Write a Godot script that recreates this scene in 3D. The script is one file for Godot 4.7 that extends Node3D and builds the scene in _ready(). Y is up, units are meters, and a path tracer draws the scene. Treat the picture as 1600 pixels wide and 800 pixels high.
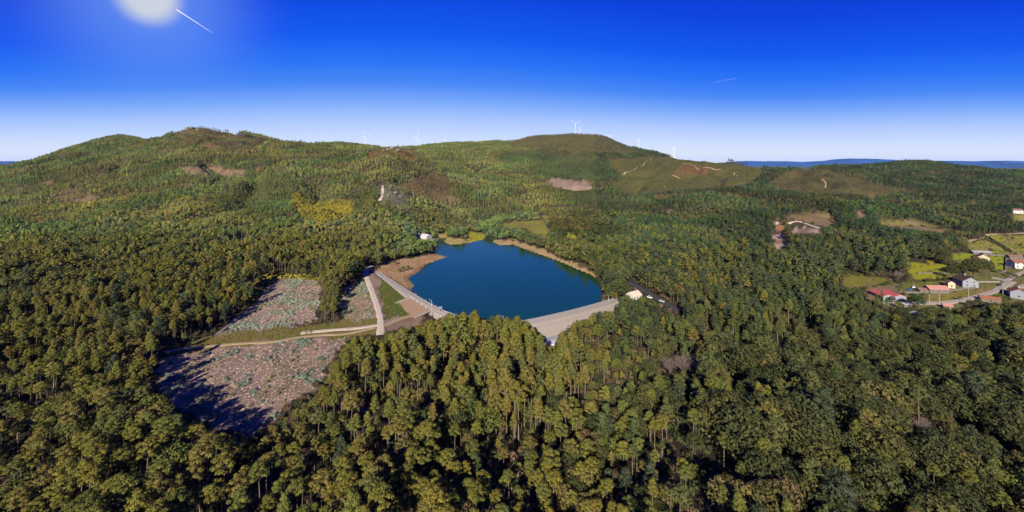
extends Node3D
# A forested valley with a reservoir behind an old stone dam, seen from the air.
# Lake level is y = 0. The camera stands at (0, HC, 0) and looks along -z.
# "Photo pixels" (1600 x 800) are only used to say where on the land a thing stands; cast() turns one into a point of the terrain.

const K := 0.0015            # tangent per photo pixel
const HC := 110.0            # height of the camera above the lake
const Y0 := 252.0            # photo row of the horizon

var rng := RandomNumberGenerator.new()
var n1 := FastNoiseLite.new()
var n2 := FastNoiseLite.new()
var n3 := FastNoiseLite.new()
var n4 := FastNoiseLite.new()
var taken := {}

# ---------------------------------------------------------------- terrain table
const ROWS := [0.0, 120.0, 180.0, 250.0, 320.0, 400.0, 500.0, 620.0, 760.0, 950.0, 1150.0, 1400.0, 1700.0, 2100.0, 2600.0, 3400.0]
const TABLE := {
	-600: [6, 6, 6, 5, 4, 2, 2, 8, 20, 40, 52, 58, 56, 50, 40, 10],
	0: [8, 6, 5, 3, 2, 3, 6, 16, 32, 56, 72, 79, 66, 45, 20, 0],
	55: [8, 6, 5, 3, 2, 4, 8, 18, 36, 64, 86, 102, 106, 88, 50, 20],
	100: [8, 6, 5, 3, 2, 4, 9, 20, 40, 72, 100, 124, 144, 156, 110, 40],
	150: [8, 6, 4, 3, 2, 5, 10, 22, 44, 78, 108, 134, 170, 205, 140, 60],
	185: [8, 6, 4, 3, 2, 5, 11, 24, 48, 85, 115, 145, 182, 226, 150, 70],
	225: [8, 5, 4, 3, 2, 5, 12, 26, 52, 92, 128, 160, 185, 205, 150, 70],
	255: [8, 5, 4, 3, 2, 5, 12, 27, 54, 98, 140, 184, 182, 175, 140, 70],
	300: [8, 5, 3, 2, 2, 5, 13, 29, 58, 107, 158, 212, 200, 180, 140, 80],
	350: [8, 4, 3, 2, 2, 5, 13, 29, 58, 106, 154, 200, 190, 170, 140, 80],
	400: [8, 4, 2, 2, 2, 5, 13, 29, 58, 105, 148, 183, 178, 170, 140, 80],
	450: [8, 4, 2, 2, 2, 4, 12, 28, 58, 104, 138, 160, 165, 165, 145, 90],
	520: [8, 3, 1, 1, 2, 4, 10, 26, 56, 98, 126, 148, 165, 193, 170, 100],
	575: [8, 3, 0, 0, 2, 4, 8, 24, 56, 103, 130, 135, 155, 180, 180, 110],
	612: [8, 2, 0, 0, 1, 3, 6, 21, 56, 106, 136, 130, 148, 168, 188, 120],
	650: [8, 1, -1, -1, 0, 1, 2, 10, 34, 76, 112, 118, 142, 170, 186, 130],
	685: [8, 1, -2, -3, 0, 0, 1, 5, 20, 52, 84, 108, 140, 182, 205, 140],
	750: [8, 0, -4, -6, -4, 0, 0, 1, 10, 30, 56, 90, 132, 182, 216, 150],
	800: [8, 0, -5, -8, -6, 0, 0, 1, 8, 26, 50, 84, 142, 203, 222, 150],
	835: [8, 0, -5, -9, -6, 0, 0, 1, 8, 25, 47, 82, 146, 232, 228, 150],
	860: [8, 0, -6, -10, -7, 0, 0, 2, 8, 24, 46, 80, 148, 238, 230, 150],
	940: [8, 1, -6, -10, -8, 0, 1, 4, 11, 28, 50, 82, 144, 232, 225, 150],
	985: [10, 8, 0, -9, -6, 1, 2, 6, 15, 32, 58, 92, 115, 160, 196, 120],
	1050: [14, 12, 4, -9, -5, 2, 4, 9, 19, 38, 66, 103, 114, 118, 130, 90],
	1100: [16, 14, 6, -9, -4, 3, 6, 12, 23, 43, 72, 100, 96, 80, 70, 50],
	1150: [18, 15, 7, -9, -3, 4, 8, 15, 27, 47, 74, 92, 78, 55, 40, 20],
	1200: [18, 16, 8, -9, -2, 6, 10, 18, 31, 52, 72, 74, 62, 44, 30, 10],
	1290: [18, 16, 8, -9, -1, 8, 14, 22, 36, 56, 74, 66, 80, 70, 40, 10],
	1370: [18, 15, 7, -8, 0, 8, 13, 20, 30, 46, 60, 68, 88, 80, 40, 10],
	1430: [17, 14, 6, -7, 2, 8, 12, 17, 24, 37, 50, 70, 101, 94, 50, 10],
	1500: [16, 13, 5, -6, 3, 9, 12, 15, 20, 30, 42, 60, 80, 74, 40, 10],
	1600: [16, 12, 4, -5, 4, 9, 11, 13, 17, 25, 36, 52, 62, 54, 30, 10],
	2200: [16, 12, 4, -5, 4, 9, 11, 13, 17, 25, 36, 52, 62, 54, 30, 10],
}
var col_az := PackedFloat64Array()
var col_h: Array[PackedFloat64Array] = []
const A_FINE := 57.0
const A_STEP := 0.16
const R_MIN := 20.0
const R_RATIO := 1.0155
var az := PackedFloat64Array()      # azimuth of every grid column, degrees
var rr := PackedFloat64Array()      # radius of every grid row
var hg := PackedFloat32Array()      # heights
var a_first := 0                    # first fine column

var dam := PackedVector2Array()     # crest line, x and z
var shore := PackedVector2Array()   # lake outline, x and z
var shore_box := Rect2()
var shore_px := PackedVector2Array()

func flat_point(px: float, py: float, level := 0.0) -> Vector2:
	var d := (HC - level) / ((py - Y0) * K)
	return Vector2((px - 800.0) * K * d, -d)

func to_px(x: float, y: float, z: float) -> Vector2:
	var d := maxf(-z, 1.0)
	return Vector2(800.0 + x / d / K, Y0 + (HC - y) / d / K)

func pts(list: Array) -> PackedVector2Array:
	var o := PackedVector2Array()
	for i in range(0, list.size(), 2):
		o.append(Vector2(list[i], list[i + 1]))
	return o

func profile(a: float) -> PackedFloat64Array:
	var i := 0
	while i < col_az.size() - 2 and a > col_az[i + 1]:
		i += 1
	var t := clampf((a - col_az[i]) / (col_az[i + 1] - col_az[i]), 0.0, 1.0)
	var i0 := maxi(i - 1, 0)
	var i3 := mini(i + 2, col_az.size() - 1)
	var o := PackedFloat64Array()
	var w := col_az[i + 1] - col_az[i]
	for k in ROWS.size():
		var p1 := col_h[i][k]
		var p2 := col_h[i + 1][k]
		var m1 := (p2 - col_h[i0][k]) / maxf(col_az[i + 1] - col_az[i0], 0.001) * w
		var m2 := (col_h[i3][k] - p1) / maxf(col_az[i3] - col_az[i], 0.001) * w
		var t2 := t * t
		var t3 := t2 * t
		o.append((2 * t3 - 3 * t2 + 1) * p1 + (t3 - 2 * t2 + t) * m1 + (-2 * t3 + 3 * t2) * p2 + (t3 - t2) * m2)
	return o

func along(p: PackedFloat64Array, d: float) -> float:
	if d >= ROWS[ROWS.size() - 1]:
		return p[p.size() - 1]
	var i := 0
	while d > ROWS[i + 1]:
		i += 1
	var t: float = (d - ROWS[i]) / (ROWS[i + 1] - ROWS[i])
	var p1 := p[i]
	var p2 := p[i + 1]
	var p0 := p[maxi(i - 1, 0)]
	var p3 := p[mini(i + 2, p.size() - 1)]
	return p1 + 0.5 * t * (p2 - p0 + t * (2 * p0 - 5 * p1 + 4 * p2 - p3 + t * (3 * (p1 - p2) + p3 - p0)))

func dist_poly(q: Vector2, poly: PackedVector2Array, closed := true) -> float:
	var best := 1e18
	var n := poly.size()
	for i in (n if closed else n - 1):
		var c := Geometry2D.get_closest_point_to_segment(q, poly[i], poly[(i + 1) % n])
		best = minf(best, q.distance_squared_to(c))
	return sqrt(best)

func dam_side(q: Vector2) -> float:   # metres downstream of the crest line (negative: lake side); 1e9 beyond its ends
	var best := 1e9
	var s := 1e9
	for i in dam.size() - 1:
		var c := Geometry2D.get_closest_point_to_segment(q, dam[i], dam[i + 1])
		var l := q.distance_to(c)
		if l < best:
			best = l
			var t := (dam[i + 1] - dam[i]).normalized()
			var n := Vector2(-t.y, t.x)
			s = l * (1.0 if (q - c).dot(n) > 0.0 else -1.0)
			if i == 0 and (q - dam[0]).dot(t) < -0.5 or i == dam.size() - 2 and (q - dam[dam.size() - 1]).dot(t) > 0.5:
				s = 1e9
	return s

func shaped(h: float, x: float, z: float) -> float:
	# noise, lake bed, banks
	var d := -z
	var q := Vector2(x, z)
	var lake := 1e9
	if shore_box.has_point(q):
		lake = dist_poly(q, shore)
		if Geometry2D.is_point_in_polygon(q, shore):
			lake = -lake
	var amp := lerpf(0.6, 11.0, smoothstep(380.0, 1250.0, d)) if d > 0.0 else 3.0
	if d > 1500.0:
		amp = lerpf(11.0, 6.0, smoothstep(1500.0, 2100.0, d))
	var f := n1.get_noise_2d(x, z) * amp + n2.get_noise_2d(x, z) * amp * 0.45
	f -= (maxf(0.0, 0.55 - absf(n4.get_noise_2d(x, z)) * 2.2) - 0.18) * 38.0 * smoothstep(430.0, 800.0, d) * (1.0 - smoothstep(1250.0, 1700.0, d))
	h += f * smoothstep(20.0, 130.0, absf(lake))
	if lake < 1e8:
		var s := dam_side(q)
		if lake < 0.0:
			return maxf(-7.0, -0.3 + lake * 0.28)
		if s > 1e8 or s < 0.0:
			var wob := n2.get_noise_2d(x * 3.0, z * 3.0) * 0.5
			h = lerpf(0.25 + 0.06 * lake + wob * minf(lake * 0.08, 1.0), maxf(h, 0.8), smoothstep(6.0, 60.0, lake))
			h = maxf(h, 0.12)
		if s > -4.0 and s < 1.5:
			h = minf(h, 1.6)
	return h

func build_height_grid() -> void:
	for k in TABLE:
		col_az.append(rad_to_deg(atan((float(k) - 800.0) * K)))
		var l := PackedFloat64Array()
		for v in TABLE[k]:
			l.append(float(v))
		col_h.append(l)
	var a := -180.0
	while a < -A_FINE - 0.1:
		az.append(a)
		a += 4.1
	a_first = az.size()
	var n := int(round(2.0 * A_FINE / A_STEP))
	for i in n + 1:
		az.append(-A_FINE + i * A_STEP)
	a = A_FINE + 4.1
	while a < 179.0:
		az.append(a)
		a += 4.1
	az.append(180.0)
	var r := R_MIN
	while r < 3900.0:
		rr.append(r)
		r *= R_RATIO
	hg.resize(az.size() * rr.size())
	for i in az.size():
		var ar := deg_to_rad(az[i])
		var p := profile(clampf(az[i], -62.0, 62.0))
		var ca := maxf(cos(ar), 0.42)
		var s := sin(ar)
		var c := cos(ar)
		for j in rr.size():
			var rad := rr[j]
			var h := along(p, rad * ca)
			if absf(az[i]) > 66.0:
				h = lerpf(h, 6.0 + n1.get_noise_2d(s * rad, -c * rad) * 12.0, smoothstep(66.0, 100.0, absf(az[i])) * 0.7)
			h = shaped(h, s * rad, -c * rad)
			if rad > 3300.0:
				h = lerpf(h, -25.0, smoothstep(3300.0, 3850.0, rad))
			hg[i * rr.size() + j] = h

func gh(x: float, z: float) -> float:
	var a := rad_to_deg(atan2(x, -z))
	var r := clampf(sqrt(x * x + z * z), R_MIN, rr[rr.size() - 2])
	if absf(a) > A_FINE - 0.2:
		return 5.0
	var u := (a + A_FINE) / A_STEP
	var v := log(r / R_MIN) / log(R_RATIO)
	var i := int(u)
	var j := int(v)
	var fu := u - i
	var fv := v - j
	var b := (a_first + i) * rr.size() + j
	var m := rr.size()
	return lerpf(lerpf(hg[b], hg[b + 1], fv), lerpf(hg[b + m], hg[b + m + 1], fv), fu)

func cast(px: float, py: float) -> Vector3:     # the point of the land that the photo shows at this pixel
	var d := 60.0
	var u := (px - 800.0) * K
	var s := (py - Y0) * K
	while d < 3300.0:
		if HC - s * d <= gh(u * d, -d):
			break
		d *= 1.01
	var lo := d / 1.01
	for i in 8:
		var m := (lo + d) * 0.5
		if HC - s * m <= gh(u * m, -m):
			d = m
		else:
			lo = m
	return Vector3(u * d, gh(u * d, -d), -d)

# ---------------------------------------------------------------- zones of the land, outlined in photo pixels
var zones: Array = []
func zone(called: String, list: Array, c1: Color, c2: Color, trees: float, clear: bool, shrub := "", step := 0.0) -> void:
	var poly := pts(list)
	var box := Rect2(poly[0], Vector2.ZERO)
	for p in poly:
		box = box.expand(p)
	zones.append({"name": called, "poly": poly, "box": box, "c1": c1, "c2": c2, "trees": trees, "clear": clear, "shrub": shrub, "step": step})

func wobble(q: Vector2, x: float, z: float) -> Vector2:
	var by := clampf(5.0 / (-z * K), 3.0, 16.0) * 1.3
	return q + Vector2(n2.get_noise_2d(x * 3.0, z * 3.0) * by, n2.get_noise_2d(x * 3.0 + 300.0, z * 3.0) * by * 0.5)

func zone_at(q: Vector2) -> Dictionary:
	for z in zones:
		if z.box.has_point(q) and Geometry2D.is_point_in_polygon(q, z.poly):
			return z
	return {}

func make_zones() -> void:
	var grass := Color(0.11, 0.14, 0.02)
	var bright := Color(0.32, 0.36, 0.012)
	var olive := Color(0.19, 0.17, 0.03)
	var slash := Color(0.36, 0.255, 0.195)
	var slash2 := Color(0.22, 0.175, 0.11)
	var soil := Color(0.26, 0.16, 0.11)
	var heath := Color(0.11, 0.10, 0.036)
	zone("lower_clearing", [246, 566, 262, 556, 330, 546, 450, 534, 500, 528, 545, 530, 520, 560, 508, 590, 480, 618, 440, 650, 400, 684, 330, 668, 272, 640, 244, 604], slash, slash2, 0.0, true, "cut", 1.5)
	zone("track_verge", [262, 545, 330, 526, 400, 516, 470, 508, 590, 497, 600, 522, 540, 530, 450, 534, 330, 546, 262, 556], Color(0.26, 0.19, 0.08), olive, 0.0, true, "low", 2.2)
	zone("upper_clearing", [436, 436, 500, 440, 496, 500, 455, 510, 400, 516, 338, 526, 372, 498, 404, 472, 418, 448], slash, Color(0.22, 0.21, 0.16), 0.0, true, "cut", 1.5)
	zone("gap_by_road", [538, 445, 560, 440, 572, 432, 582, 470, 588, 499, 552, 504, 530, 504, 533, 470], Color(0.20, 0.22, 0.07), slash, 0.0, true, "cut", 2.0)
	zone("road_strip", [566, 420, 574, 416, 590, 428, 600, 500, 588, 500, 580, 466], Color(0.36, 0.26, 0.19), soil, 0.0, true)
	zone("embankment", [584, 424, 602, 436, 640, 466, 664, 484, 640, 492, 604, 500, 594, 480, 584, 450], Color(0.13, 0.15, 0.03), Color(0.10, 0.135, 0.02), 0.0, true, "low", 2.6)
	zone("embankment_foot", [604, 500, 640, 492, 662, 484, 668, 498, 640, 512, 600, 520], slash, soil, 0.0, true)
	zone("dry_shore", [590, 424, 600, 410, 628, 404, 655, 400, 690, 396, 704, 400, 690, 408, 668, 414, 655, 424, 640, 436, 652, 446, 648, 458, 634, 458, 606, 436], Color(0.56, 0.36, 0.22), Color(0.44, 0.24, 0.12), 0.0, true, "low", 3.6)
	zone("far_shore", [684, 366, 691, 364, 699, 366, 699, 372, 684, 374], Color(0.46, 0.34, 0.14), Color(0.36, 0.30, 0.06), 0.0, true)
	zone("far_shore", [692, 376, 702, 371, 714, 372, 738, 376, 738, 380, 716, 382, 700, 383], Color(0.48, 0.36, 0.17), Color(0.40, 0.33, 0.08), 0.0, true)
	zone("far_shore", [727, 364, 740, 361, 752, 364, 758, 372, 756, 376, 738, 377], Color(0.38, 0.36, 0.02), Color(0.42, 0.38, 0.03), 0.0, true, "low", 4.5)
	zone("far_shore", [676, 390, 684, 384, 686, 391, 670, 396], Color(0.46, 0.34, 0.14), Color(0.40, 0.28, 0.12), 0.0, true)
	zone("right_shore", [768, 376, 800, 374, 812, 380, 838, 386, 868, 398, 900, 412, 928, 428, 926, 434, 900, 424, 876, 411, 855, 403, 826, 394, 806, 386, 782, 386], Color(0.54, 0.38, 0.19), Color(0.44, 0.33, 0.15), 0.0, true)
	zone("lake_meadow", [782, 348, 806, 346, 850, 345, 858, 362, 852, 374, 838, 366, 812, 356, 788, 354], Color(0.24, 0.26, 0.03), Color(0.22, 0.18, 0.06), 0.0, true, "low", 4.0)
	zone("lake_meadow", [884, 364, 898, 364, 902, 376, 888, 374], bright, olive, 0.0, true)
	zone("meadow", [1419, 410, 1440, 408, 1490, 416, 1502, 424, 1482, 434, 1460, 439, 1426, 442, 1418, 428], bright, Color(0.36, 0.35, 0.015), 0.0, true)
	zone("meadow", [1484, 396, 1515, 395, 1519, 404, 1502, 413, 1488, 408], bright, Color(0.30, 0.36, 0.012), 0.0, true)
	zone("meadow", [1547, 400, 1572, 401, 1570, 424, 1553, 424, 1549, 412], Color(0.30, 0.38, 0.010), bright, 0.0, true)
	zone("ploughed", [1573, 404, 1590, 403, 1586, 420, 1571, 423], Color(0.28, 0.18, 0.11), soil, 0.0, true)
	zone("terraces", [1510, 376, 1545, 369, 1600, 366, 1640, 366, 1640, 398, 1590, 400, 1545, 398, 1515, 392], Color(0.34, 0.36, 0.03), Color(0.36, 0.30, 0.09), 0.0, true, "low", 4.0)
	zone("terraces", [1584, 332, 1640, 330, 1640, 348, 1584, 346], Color(0.22, 0.24, 0.03), Color(0.24, 0.2, 0.07), 0.0, true)
	zone("roadside_meadow", [1414, 460, 1450, 462, 1506, 454, 1552, 445, 1572, 446, 1560, 454, 1520, 464, 1480, 471, 1416, 474], Color(0.22, 0.22, 0.025), Color(0.30, 0.20, 0.09), 0.0, true, "low", 3.4)
	zone("village_ground", [1410, 440, 1460, 438, 1504, 424, 1548, 420, 1600, 402, 1650, 402, 1650, 474, 1560, 474, 1536, 468, 1530, 478, 1470, 484, 1396, 482, 1400, 470], Color(0.21, 0.18, 0.08), Color(0.16, 0.17, 0.03), 0.0, true, "low", 3.0)
	zone("house_yard", [1352, 446, 1402, 444, 1412, 470, 1400, 486, 1372, 478, 1354, 468], Color(0.16, 0.16, 0.04), soil, 0.0, true)
	zone("vineyard", [1310, 430, 1394, 431, 1388, 440, 1350, 450, 1318, 450], Color(0.21, 0.20, 0.03), Color(0.22, 0.16, 0.06), 0.0, true, "low", 2.5)
	zone("quarry_yard", [1228, 337, 1262, 334, 1300, 340, 1308, 348, 1290, 354, 1264, 348, 1240, 342], Color(0.22, 0.18, 0.07), Color(0.26, 0.16, 0.10), 0.0, true)
	zone("quarry_yard", [1234, 360, 1254, 354, 1276, 356, 1282, 362, 1268, 366, 1240, 364], Color(0.56, 0.42, 0.33), soil, 0.0, true)
	zone("quarry_yard", [1208, 366, 1222, 364, 1232, 386, 1216, 390, 1210, 376], Color(0.52, 0.40, 0.32), soil, 0.0, true)
	zone("quarry_yard", [1212, 354, 1226, 352, 1226, 361, 1214, 362], Color(0.34, 0.17, 0.08), soil, 0.0, true)
	zone("bare_bank", [1340, 330, 1350, 328, 1352, 338, 1342, 340], Color(0.42, 0.27, 0.19), soil, 0.0, true)
	zone("bare_bank", [1370, 346, 1430, 344, 1470, 354, 1500, 362, 1496, 367, 1450, 360, 1390, 354], Color(0.26, 0.19, 0.13), olive, 0.25, true)
	zone("pale_clearing", [849, 283, 872, 279, 921, 285, 925, 295, 900, 298, 862, 290], Color(0.36, 0.25, 0.20), Color(0.28, 0.20, 0.15), 0.0, true, "cut", 6.0)
	zone("rocky_slope", [592, 286, 612, 284, 634, 300, 640, 326, 622, 330, 598, 318], Color(0.20, 0.19, 0.16), Color(0.11, 0.10, 0.05), 0.35, false, "low", 5.0)
	zone("yellow_scrub", [456, 303, 468, 298, 482, 318, 520, 315, 548, 311, 553, 326, 530, 341, 504, 349, 470, 336, 456, 322], Color(0.30, 0.22, 0.02), Color(0.22, 0.19, 0.03), 0.06, true, "yellow", 3.0)
	zone("purple_scrub", [640, 282, 676, 268, 700, 276, 704, 300, 690, 322, 660, 316, 632, 312, 610, 300], Color(0.16, 0.10, 0.06), Color(0.12, 0.10, 0.04), 0.35, false, "heath", 6.0)
	zone("moor_green", [952, 250, 980, 248, 972, 272, 958, 262], Color(0.14, 0.12, 0.03), heath, 0.02, true, "heath", 5.0)
	zone("moor_red", [1064, 258, 1112, 262, 1122, 268, 1100, 272, 1052, 272], Color(0.19, 0.10, 0.05), Color(0.16, 0.105, 0.045), 0.0, true, "heath", 5.5)
	zone("moor", [976, 250, 1000, 246, 1060, 246, 1110, 250, 1160, 258, 1192, 262, 1186, 274, 1160, 288, 1100, 294, 1052, 296, 1008, 302, 978, 300, 960, 290, 974, 272], heath, Color(0.105, 0.108, 0.03), 0.06, true, "heath", 5.0)
	zone("moor", [1202, 290, 1230, 270, 1262, 264, 1290, 266, 1345, 280, 1405, 298, 1380, 303, 1330, 302, 1262, 300], Color(0.085, 0.088, 0.028), Color(0.12, 0.09, 0.04), 0.07, true, "heath", 5.0)
	zone("hill_heath", [780, 222, 830, 206, 900, 202, 945, 208, 985, 228, 1002, 242, 960, 243, 905, 240, 840, 236, 800, 232], Color(0.15, 0.105, 0.05), Color(0.115, 0.115, 0.035), 0.50, false, "heath", 9.0)
	zone("peak_heath", [268, 208, 300, 194, 340, 204, 420, 222, 400, 238, 330, 236, 280, 222], Color(0.15, 0.09, 0.04), Color(0.11, 0.10, 0.035), 0.45, false, "heath", 7.0)
	zone("knoll_heath", [575, 240, 600, 228, 640, 232, 668, 246, 640, 252, 600, 246, 572, 256], Color(0.18, 0.10, 0.05), Color(0.12, 0.10, 0.03), 0.25, false, "heath", 5.0)
	zone("bare_soil", [58, 378, 96, 376, 110, 388, 70, 390], Color(0.34, 0.19, 0.12), soil, 0.05, false)
	zone("bare_soil", [326, 384, 352, 378, 404, 378, 420, 384, 360, 391, 330, 392], Color(0.32, 0.20, 0.14), soil, 0.10, false)
	zone("bare_soil", [276, 262, 320, 260, 388, 268, 390, 275, 340, 276, 284, 272], Color(0.28, 0.18, 0.13), soil, 0.15, false)
	zone("bare_soil", [80, 292, 130, 296, 160, 312, 130, 322, 84, 312], Color(0.24, 0.16, 0.10), Color(0.14, 0.12, 0.05), 0.4, false)
	zone("reddish_fern", [400, 432, 450, 428, 500, 432, 500, 440, 436, 437, 404, 470, 380, 486], Color(0.24, 0.10, 0.05), Color(0.26, 0.18, 0.03), 0.15, false, "yellow", 3.0)
	zone("forest_gap", [545, 610, 560, 612, 585, 668, 570, 678, 552, 640], Color(0.26, 0.15, 0.10), soil, 0.0, false)
	zone("reddish_fern", [1020, 308, 1044, 304, 1050, 312, 1026, 316], Color(0.20, 0.09, 0.04), heath, 0.1, false)
	zone("reddish_fern", [1300, 404, 1340, 400, 1372, 408, 1330, 416], Color(0.20, 0.11, 0.05), olive, 0.1, false, "yellow", 4.0)
	zone("green_slope", [320, 292, 440, 262, 470, 290, 452, 330, 380, 350, 330, 330], Color(0.07, 0.10, 0.025), Color(0.08, 0.10, 0.03), 1.3, false)
	zone("green_slope", [770, 246, 830, 238, 900, 244, 952, 252, 970, 274, 940, 282, 850, 278, 800, 270], Color(0.06, 0.10, 0.03), Color(0.07, 0.10, 0.03), 1.3, false)
	zone("green_slope", [930, 318, 1010, 298, 1034, 306, 1010, 330, 960, 340], Color(0.07, 0.11, 0.03), Color(0.07, 0.10, 0.03), 1.3, false)

var clear_polys: Array = []      # what the photo shows unhidden: no tree may rise in front of it
var clear_boxes: Array = []
func keep_clear(list: PackedVector2Array) -> void:
	var box := Rect2(list[0], Vector2.ZERO)
	for p in list:
		box = box.expand(p)
	clear_polys.append(list)
	clear_boxes.append(box)
func hides(q: Vector2) -> bool:
	for i in clear_polys.size():
		if clear_boxes[i].has_point(q) and Geometry2D.is_point_in_polygon(q, clear_polys[i]):
			return true
	return false

# ---------------------------------------------------------------- naming
func numbered(called: String) -> String:
	if not taken.has(called):
		taken[called] = 0
		return called
	taken[called] += 1
	return "%s_%03d" % [called, taken[called]]

func tag(o: Node, label: String, category: String, group := "", kind := "") -> Node:
	if label: o.set_meta("label", label)
	if category: o.set_meta("category", category)
	if group: o.set_meta("group", group)
	if kind: o.set_meta("kind", kind)
	return o

func thing(called: String, label: String, category: String, at := Vector3.ZERO, turn := 0.0, group := "") -> Node3D:
	var o := Node3D.new()
	o.name = numbered(called)
	add_child(o)
	o.position = at
	o.rotation.y = turn
	tag(o, label, category, group)
	return o

func obj(called: String, m: Mesh, mat: Material, parent: Node = self) -> MeshInstance3D:
	var o := MeshInstance3D.new()
	o.name = numbered(called) if parent == self else called
	o.mesh = m
	if mat:
		o.material_override = mat
	parent.add_child(o, true)
	return o

func struct(called: String, m: Mesh, mat: Material, label: String) -> MeshInstance3D:
	var o := obj(called, m, mat)
	tag(o, label, "", "", "structure")
	return o

# ---------------------------------------------------------------- mesh helpers
class Pile:                         # collects triangles for one ArrayMesh
	var v := PackedVector3Array()
	var n := PackedVector3Array()
	var c := PackedColorArray()
	var i := PackedInt32Array()
	func tri(a: Vector3, b: Vector3, d: Vector3, col := Color.WHITE) -> void:     # seen from the side where a, b, d run clockwise
		var k := v.size()
		var nn := (d - a).cross(b - a).normalized()
		v.append(a); v.append(b); v.append(d)
		for q in 3:
			n.append(nn); c.append(col); i.append(k + q)
	func quad(a: Vector3, b: Vector3, d: Vector3, e: Vector3, col := Color.WHITE) -> void:
		var k := v.size()
		var nn := (d - a).cross(b - a)
		if nn.length_squared() < 1e-12:
			nn = (e - a).cross(d - a)
		nn = nn.normalized()
		v.append(a); v.append(b); v.append(d); v.append(e)
		for q in 4:
			n.append(nn); c.append(col)
		i.append(k); i.append(k + 1); i.append(k + 2)
		i.append(k); i.append(k + 2); i.append(k + 3)
	func box(at: Vector3, size: Vector3, b := Basis.IDENTITY, col := Color.WHITE) -> void:
		var h := size * 0.5
		var p: Array[Vector3] = []
		for k in 8:
			p.append(at + b * Vector3(h.x if k & 1 else -h.x, h.y if k & 2 else -h.y, h.z if k & 4 else -h.z))
		quad(p[2], p[3], p[1], p[0], col)
		quad(p[7], p[6], p[4], p[5], col)
		quad(p[6], p[2], p[0], p[4], col)
		quad(p[3], p[7], p[5], p[1], col)
		quad(p[6], p[7], p[3], p[2], col)
		quad(p[0], p[1], p[5], p[4], col)
	func rod(a: Vector3, b: Vector3, ra: float, rb: float, sides := 6, col := Color.WHITE) -> void:
		var d := (b - a).normalized()
		var s := d.cross(Vector3.UP if absf(d.y) < 0.9 else Vector3.RIGHT).normalized()
		var t := d.cross(s)
		var k := v.size()
		for q in sides:
			var w := s * cos(TAU * q / sides) + t * sin(TAU * q / sides)
			v.append(a + w * ra); n.append(w); c.append(col)
			v.append(b + w * rb); n.append(w); c.append(col)
		for q in sides:
			var e := k + q * 2
			var f := k + (q + 1) % sides * 2
			i.append(e); i.append(e + 1); i.append(f + 1)
			i.append(e); i.append(f + 1); i.append(f)
		if rb > 0.03:
			var m := v.size()
			v.append(b); n.append(d); c.append(col)
			for q in sides:
				i.append(m); i.append(k + (q + 1) % sides * 2 + 1); i.append(k + q * 2 + 1)
	func mesh(into: ArrayMesh = null, mat: Material = null) -> ArrayMesh:
		var m := into if into else ArrayMesh.new()
		var a := []
		a.resize(Mesh.ARRAY_MAX)
		a[Mesh.ARRAY_VERTEX] = v
		a[Mesh.ARRAY_NORMAL] = n
		a[Mesh.ARRAY_COLOR] = c
		a[Mesh.ARRAY_INDEX] = i
		m.add_surface_from_arrays(Mesh.PRIMITIVE_TRIANGLES, a)
		if mat:
			m.surface_set_material(m.get_surface_count() - 1, mat)
		return m

func noise_tex(freq: float, lo: Color, hi: Color, oct := 4, seed_ := 1, size := 512, normal := false, bump := 4.0) -> NoiseTexture2D:
	var f := FastNoiseLite.new()
	f.noise_type = FastNoiseLite.TYPE_SIMPLEX
	f.frequency = freq
	f.fractal_octaves = oct
	f.seed = seed_
	var t := NoiseTexture2D.new()
	t.width = size
	t.height = size
	t.seamless = true
	t.noise = f
	if normal:
		t.as_normal_map = true
		t.bump_strength = bump
	else:
		var g := Gradient.new()
		g.set_color(0, lo)
		g.set_color(1, hi)
		t.color_ramp = g
	return t

func mat(c: Color, rough := 0.9, grain: Texture2D = null, scale := 1.0, bump: Texture2D = null, bump_by := 0.6) -> StandardMaterial3D:   # c is a linear real-world colour
	var m := StandardMaterial3D.new()
	m.albedo_color = c.linear_to_srgb()
	m.roughness = rough
	m.metallic_specular = 0.3
	if grain:
		m.albedo_texture = grain
	if grain or bump:
		m.uv1_triplanar = true
		m.uv1_world_triplanar = true
		m.uv1_scale = Vector3.ONE * scale
	if bump:
		m.normal_enabled = true
		m.normal_texture = bump
		m.normal_scale = bump_by
	return m

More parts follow.
